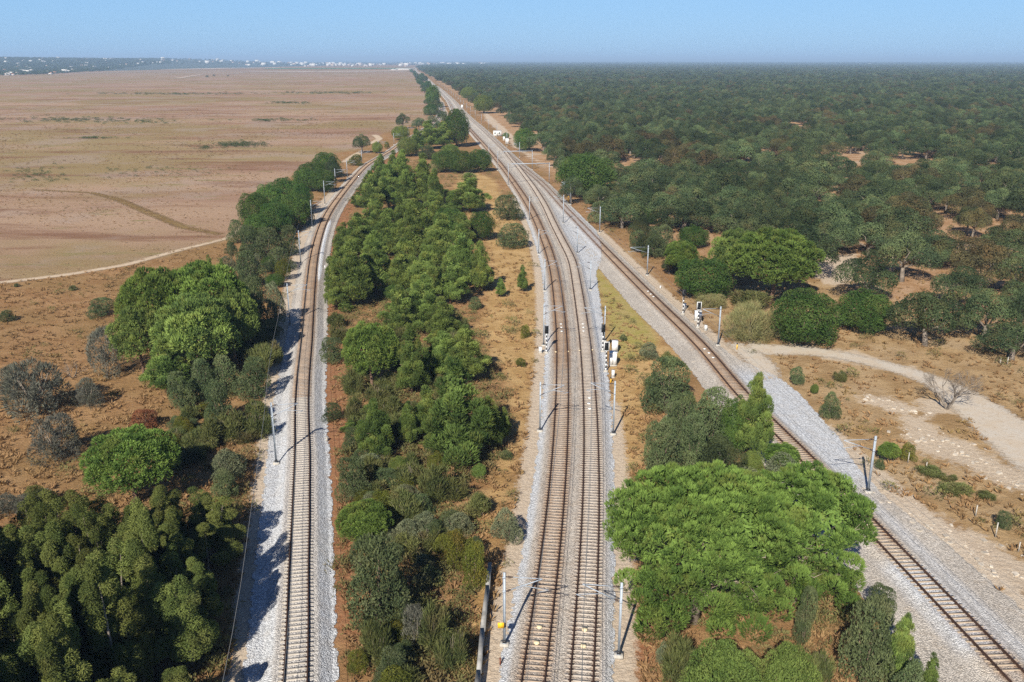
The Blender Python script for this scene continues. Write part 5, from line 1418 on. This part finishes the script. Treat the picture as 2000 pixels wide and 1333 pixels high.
clump = np.sin(X * 0.9 + 1.3 * np.sin(Y * 0.31)) * np.sin(Y * 0.7 + 1.1 * np.sin(X * 0.23))
m = free(X, Y) & (fpts(field_poly, X, Y) < -1) & ((X < xC(Y) + 4) | (rg.random(len(X)) < 0.6)) & (clump + rg.normal(size=len(X)) * 0.5 > -0.1)
for p in sandp: m &= fpts(p, X, Y) < -0.5
pathd = np.full(len(X), 1e9)
for q in ([(1445, 672), (1490, 684), (1560, 684), (1640, 694), (1720, 712), (1790, 732), (1840, 752), (1900, 790), (1990, 860)], [(1425, 668), (1462, 690), (1490, 716), (1505, 745)]):
    for a, b in zip(q[:-1], q[1:]):
        for t in np.linspace(0, 1, 6): p = at(*a).lerp(at(*b), t); pathd = np.minimum(pathd, np.hypot(X - p.x, Y - p.y))
m &= pathd > 3.0
X, Y = X[m], Y[m]; s = 0.7 + 0.8 * rg.random(len(X))
merged("dry_grass", tuft, np.stack([X, Y], 1), np.stack([s, s * 0.75], 1), M['grass'], 5)
X, Y = near_points(26000, 42, 420)
strip = (X > xL(Y) + 3.8) & (X < xA(Y) - 4.5); leftz = (X < xL(Y) - 5) & (fpts(field_poly, X, Y) < -2)
gold = np.maximum(fpts(golden_poly, X, Y), fpts(tan_poly, X, Y)) > -0.5
pr = np.where(strip, np.where(gold, 0.04, np.where(X < xL(Y) + 6.5, 0.25, 0.8)), np.where(leftz, np.where(X > xL(Y) - 14, 0.28, 0.03), np.where(X > xC(Y), 0.06, 0.16)))
m = free(X, Y) & (rg.random(len(X)) < pr) & (fpts(field_poly, X, Y) < -1)
for p in sandp: m &= fpts(p, X, Y) < -1.5
X, Y = X[m], Y[m]; s = 0.6 + 1.5 * rg.random(len(X)) ** 2
merged("low_scrub", mini, np.stack([X, Y], 1), np.stack([s * 1.1, s * 0.9], 1), M['scrub'], 6)
X, Y = near_points(52000, 120, 900, 0.66)
m = (fpts(field_poly, X, Y) > 0.5) & (np.sin(X * 0.05 + 2 * np.sin(Y * 0.021)) * np.sin(Y * 0.043 + X * 0.01) + rg.normal(size=len(X)) * 0.6 > 0.15)
X, Y = X[m], Y[m]; s = (0.6 + 0.9 * rg.random(len(X))) * np.clip(Y / 260, 0.8, 2.2)
merged("field_stubble", tuft, np.stack([X, Y], 1), np.stack([s, np.minimum(s * 0.5, 0.7)], 1), M['stubble'], 7)
def stone(seed):
    r = np.random.default_rng(seed); q = np.array([(0, 3, 2, 1), (4, 5, 6, 7), (0, 1, 5, 4), (1, 2, 6, 5), (2, 3, 7, 6), (3, 0, 4, 7)])
    c = np.array([(-1, -1, -.6), (1, -1, -.6), (1, 1, -.6), (-1, 1, -.6), (-.7, -.7, .6), (.7, -.7, .6), (.7, .7, .6), (-.7, .7, .6)]) * 0.2 * (0.6 + 0.8 * r.random((8, 3)))
    return c[q].reshape(-1, 3), r.random(6)
X, Y = [], []
for (x0, y0), (x1, y1), w, n in [((1690, 775), (1800, 810), 10, 60), ((1750, 840), (1900, 890), 18, 90), ((1880, 890), (2010, 955), 18, 70), ((1840, 1040), (2000, 1140), 26, 80), ((1690, 960), (1860, 1060), 22, 50), ((1330, 690), (1420, 760), 8, 40)]:
    for _ in range(n):
        t = rg.random(); p = at(x0 + (x1 - x0) * t + rg.normal() * w, y0 + (y1 - y0) * t + rg.normal() * w * 0.5); X.append(p.x); Y.append(p.y)
s = 0.3 + 1.3 * rg.random(len(X)) ** 4
merged("rubble", stone, np.stack([X, Y], 1), np.stack([s, s * 0.8], 1), M['rubble'], 9)
# green weed patches in the open field
X, Y = [], []
for px, py, w, h, n in [(470, 283, 45, 5, 170), (400, 290, 35, 4, 30), (130, 235, 130, 6, 110), (260, 238, 100, 5, 60), (90, 350, 90, 8, 40), (340, 184, 160, 2.0, 120), (650, 182, 90, 2.2, 90), (540, 236, 70, 2.5, 60), (180, 271, 60, 1.5, 40), (560, 202, 40, 2, 50), (60, 335, 60, 10, 40), (300, 335, 120, 10, 40)]:
    for _ in range(n):
        p = at(px + rg.normal() * w * 0.5, py + rg.normal() * h * 0.5); X.append(p.x); Y.append(p.y)
s = 0.9 + 1.5 * rg.random(len(X)); s = s * np.clip(np.asarray(Y) / 450, 0.7, 3)
merged("field_weeds", mini, np.stack([X, Y], 1), np.stack([s, np.minimum(s * 0.6, 1.6)], 1), M['bush'], 8)

# lone trees and far tree rows
for x, y, t, w, l in [(405, 152, 147.5, 7, "left of three tiny lone trees far out in the field"), (418, 149.5, 146, 6, "middle of three tiny lone trees far out in the field"), (445, 150, 147, 5, "right of three tiny lone trees far out in the field")]:
    plant('oak', x, y, t, w, l)
D = 700.0; i = 0; rnd = random.Random(4)
while D < 4200:
    if not 1100 < D < 1300 or rnd.random() < 0.5:
        tree('oak' if rnd.random() < .6 else 'acacia', float(xA(D)) - rnd.uniform(13, 24), D, rnd.uniform(8, 13), rnd.uniform(6, 10), "small dark tree in the row left of the straight line", "tree", "tree row along the far straight line", "row_tree")
    D += rnd.uniform(14, 30) * (1 + D / 1500)
P2 = [(945, 222, 186, 40, "tall pale green tree right of the straight line"), (915, 196, 170, 30, "pale green tree farther along right of the line"), (927, 210, 185, 26, "dark green tree below the pale ones right of the line")]
for i, (x, y, t, w, l) in enumerate(P2): plant('lime' if i < 2 else 'oak', x, y, t, w, l)
plant('acacia', 1012, 272, 255, 12, "small dark round tree beside the white hut"); plant('lime', 988, 272, 259, 14, "small bright bush beside the far white cabinet")

# ------------------------------------------------------------------ far towns
def hill(name, x0, x1, y, hmax, seed):
    rg_ = np.random.default_rng(seed); n = 90; xs = np.linspace(x0, x1, n); env = np.sin(np.linspace(0, math.pi, n)) ** 0.6
    hh = env * hmax * (0.75 + 0.25 * np.interp(np.arange(n), np.arange(0, n, 6), rg_.random(len(np.arange(0, n, 6)))))
    rows = [(-1.0, 0.0), (-0.5, 0.45), (0, 1.0), (0.6, 0.5), (1.2, 0)]
    V = np.concatenate([np.stack([xs, np.full(n, y + a * 1500), hh * b - (2 if b == 0 else 0)], 1) for a, b in rows]); q = []
    for r_ in range(4):
        i = np.arange(n - 1) + r_ * n; q.append(np.stack([i, i + 1, i + n + 1, i + n], 1))
    tag(obj(name, mesh_np(name, V, [np.concatenate(q)], smooth=True), M['hill']), kind="structure")
M['hill'] = plain("hill_woodland", (0.075, 0.09, 0.06), 1.0, var=0.4, scale=0.01)
sstep = lambda q: np.clip(q, 0, 1) ** 2 * (3 - 2 * np.clip(q, 0, 1))
def hill_z(X, Y):
    a = sstep((-1500 - X) / 2000.0); u = sstep((Y - 3000) / 3400.0) * sstep((11500 - Y) / 3500.0)
    return a * u * (55 + 7 * np.sin(X * 0.0021 + 1) + 5 * np.sin(X * 0.0047 + Y * 0.001))
hx, hy = np.meshgrid(np.linspace(-9000, -1300, 90), np.linspace(2800, 12000, 60)); hzz = hill_z(hx, hy) - 0.8
hi = (np.arange(59)[:, None] * 90 + np.arange(89)[None, :]).ravel()
tag(obj("hill", mesh_np("hill", np.stack([hx.ravel(), hy.ravel(), hzz.ravel()], 1), [np.stack([hi, hi + 1, hi + 91, hi + 90], 1)], smooth=True), M['hill']), kind="structure")
hill("hill", -26000, -2000, 26000, 105, 2); hill("hill", -3000, 24000, 27000, 100, 3)
rnd = random.Random(9)
house_mats = [plain("render_white", (0.56, 0.54, 0.51), 0.8, var=0.1, scale=0.2), plain("render_cream", (0.42, 0.36, 0.30), 0.8, var=0.1, scale=0.2)]
roof_mats = [plain("roof_tiles", (0.36, 0.17, 0.10), 0.9, var=0.2, scale=0.5), plain("roof_pale", (0.44, 0.41, 0.39), 0.8, var=0.1, scale=0.5)]
hm = []
for w, d, h, g, wm, rm in [(11, 8, 4, 2.2, 0, 0), (14, 9, 6, 2.2, 0, 1), (9, 9, 5, 2, 1, 0), (16, 10, 9, 0.5, 0, 1), (22, 13, 14, 0.6, 0, 1), (20, 12, 11, 2, 1, 0)]:
    mb = MB(); mb.box((0, 0, h / 2), (w, d, h)); x, y = w / 2 + 0.4, d / 2 + 0.4
    mb.add([(-x, -y, h), (x, -y, h), (x, y, h), (-x, y, h), (-x, 0, h + g), (x, 0, h + g)], [(0, 1, 5, 4), (2, 3, 4, 5), (3, 2, 1, 0)], [(1, 2, 5), (3, 0, 4)], m=1)
    me = mb.mesh("house"); me.materials.append(house_mats[wm]); me.materials.append(roof_mats[rm]); hm.append(me)
def house(X, Y, i, k, label, group):
    o = obj("house", hm[i], None, None, (X, Y, float(hill_z(X, Y)))); o.rotation_euler = (0, 0, rnd.uniform(-0.5, 0.5)); o.scale = (k, k, k); tag(o, label, "house", group)
def gpx(px, D): return (px - CX) / F * (D * CT + H * ST)
for i in range(190):
    t = rnd.random(); px = rnd.uniform(-20, 330) if t < 0.75 else rnd.uniform(300, 480)
    D0 = np.interp(px, [0, 100, 200, 300, 480], [2750, 3000, 3900, 5800, 7400]); D = D0 * (1 + rnd.random() ** 1.3 * 1.25)
    house(gpx(px, D), D, rnd.choice((0, 0, 1, 2, 3, 1)), rnd.uniform(0.6, 1.05) * (1 + D / 14000), "small pale house in the far suburb at the left horizon", "houses of the far left suburb")
for i in range(165):
    px = rnd.gauss(640, 110) if i % 3 else rnd.uniform(770, 960)
    D = rnd.uniform(6600, 10500) if px < 800 else rnd.uniform(8600, 11500)
    house(gpx(px, D), D, rnd.choice((1, 3, 4, 4, 5, 0)), rnd.uniform(0.9, 1.7), "small pale building of the town on the middle horizon", "buildings of the far town")
def shed(px, D, w, h, label, name="warehouse", cat="warehouse", d=40):
    r = tag(empty(name, (gpx(px, D), D, 0)), label, cat); MB().box((0, 0, h / 2), (w, d, h)).build("wall", house_mats[0], r)
    mb = MB(); x, y = w / 2 + 1, d / 2 + 1; mb.add([(-x, -y, h), (x, -y, h), (x, y, h), (-x, y, h), (-x, 0, h + 3), (x, 0, h + 3)], [(0, 1, 5, 4), (2, 3, 4, 5), (3, 2, 1, 0)], [(1, 2, 5), (3, 0, 4)]); mb.build("roof", roof_mats[1], r)
shed(791, 4350, 80, 5, "long low white greenhouse beside the green crop field", "greenhouse", "greenhouse", 14)
shed(770, 4300, 30, 3, "pale low shed at the left end of the greenhouse", d=12)
for px, D, w, h, l in [(1681, 10500, 110, 9, "long white warehouse on the right horizon, left of two"), (1702, 10500, 80, 9, "white warehouse on the right horizon, right of two"), (1757, 10600, 60, 9, "short white warehouse farther right on the horizon"),
                       (1088, 9800, 90, 9, "white warehouse on the horizon above the forest"), (960, 9400, 130, 10, "long white warehouse beside the far town"), (1905, 14000, 360, 10, "very long pale building line at the far right horizon")]:
    shed(px, D, w, h, l)
# woods among the houses
pts, scl = [], []
for i in range(15000):
    px = rnd.uniform(-60, 900) if i % 2 else rnd.uniform(-60, 330)
    D0 = np.interp(px, [-60, 0, 100, 200, 300, 480, 800, 900], [2650, 2750, 3000, 3850, 5700, 6900, 8200, 9000]); D = D0 * (1 + rnd.random() * 1.25)
    if px > 330 and rnd.random() < 0.5: continue
    k = rnd.uniform(0.5, 1.1) * (1 + D / 9000); pts.append((gpx(px, D), D, float(hill_z(gpx(px, D), D)))); scl.append((k, k, k * 0.85))
for i in range(9000):
    px = rnd.uniform(880, 2060); D = rnd.uniform(8900, 20000); k = rnd.uniform(1.6, 3.2); pts.append((gpx(px, D), D, 0)); scl.append((k * 1.5, k * 1.5, k * 0.8))
scatter("far_town_woods", pts, scl, [crown_of(('oak', 0)), crown_of(('oak', 1))], M['oak'])

# ------------------------------------------------------------------ haze: one closed box of even air
hz = MB().box((0, 17000, 57), (72000, 38000, 120))
hm_ = NT("thin_haze"); pv = hm_.n("ShaderNodeVolumePrincipled")
pv.inputs["Color"].default_value = (0.50, 0.70, 0.95, 1); pv.inputs["Density"].default_value = 1.15e-4; pv.inputs["Anisotropy"].default_value = 0.0
hm_.t.links.new(pv.outputs[0], hm_.out.inputs[1])
h_o = hz.build("haze", hm_.mat); h_o["kind"] = "stuff"
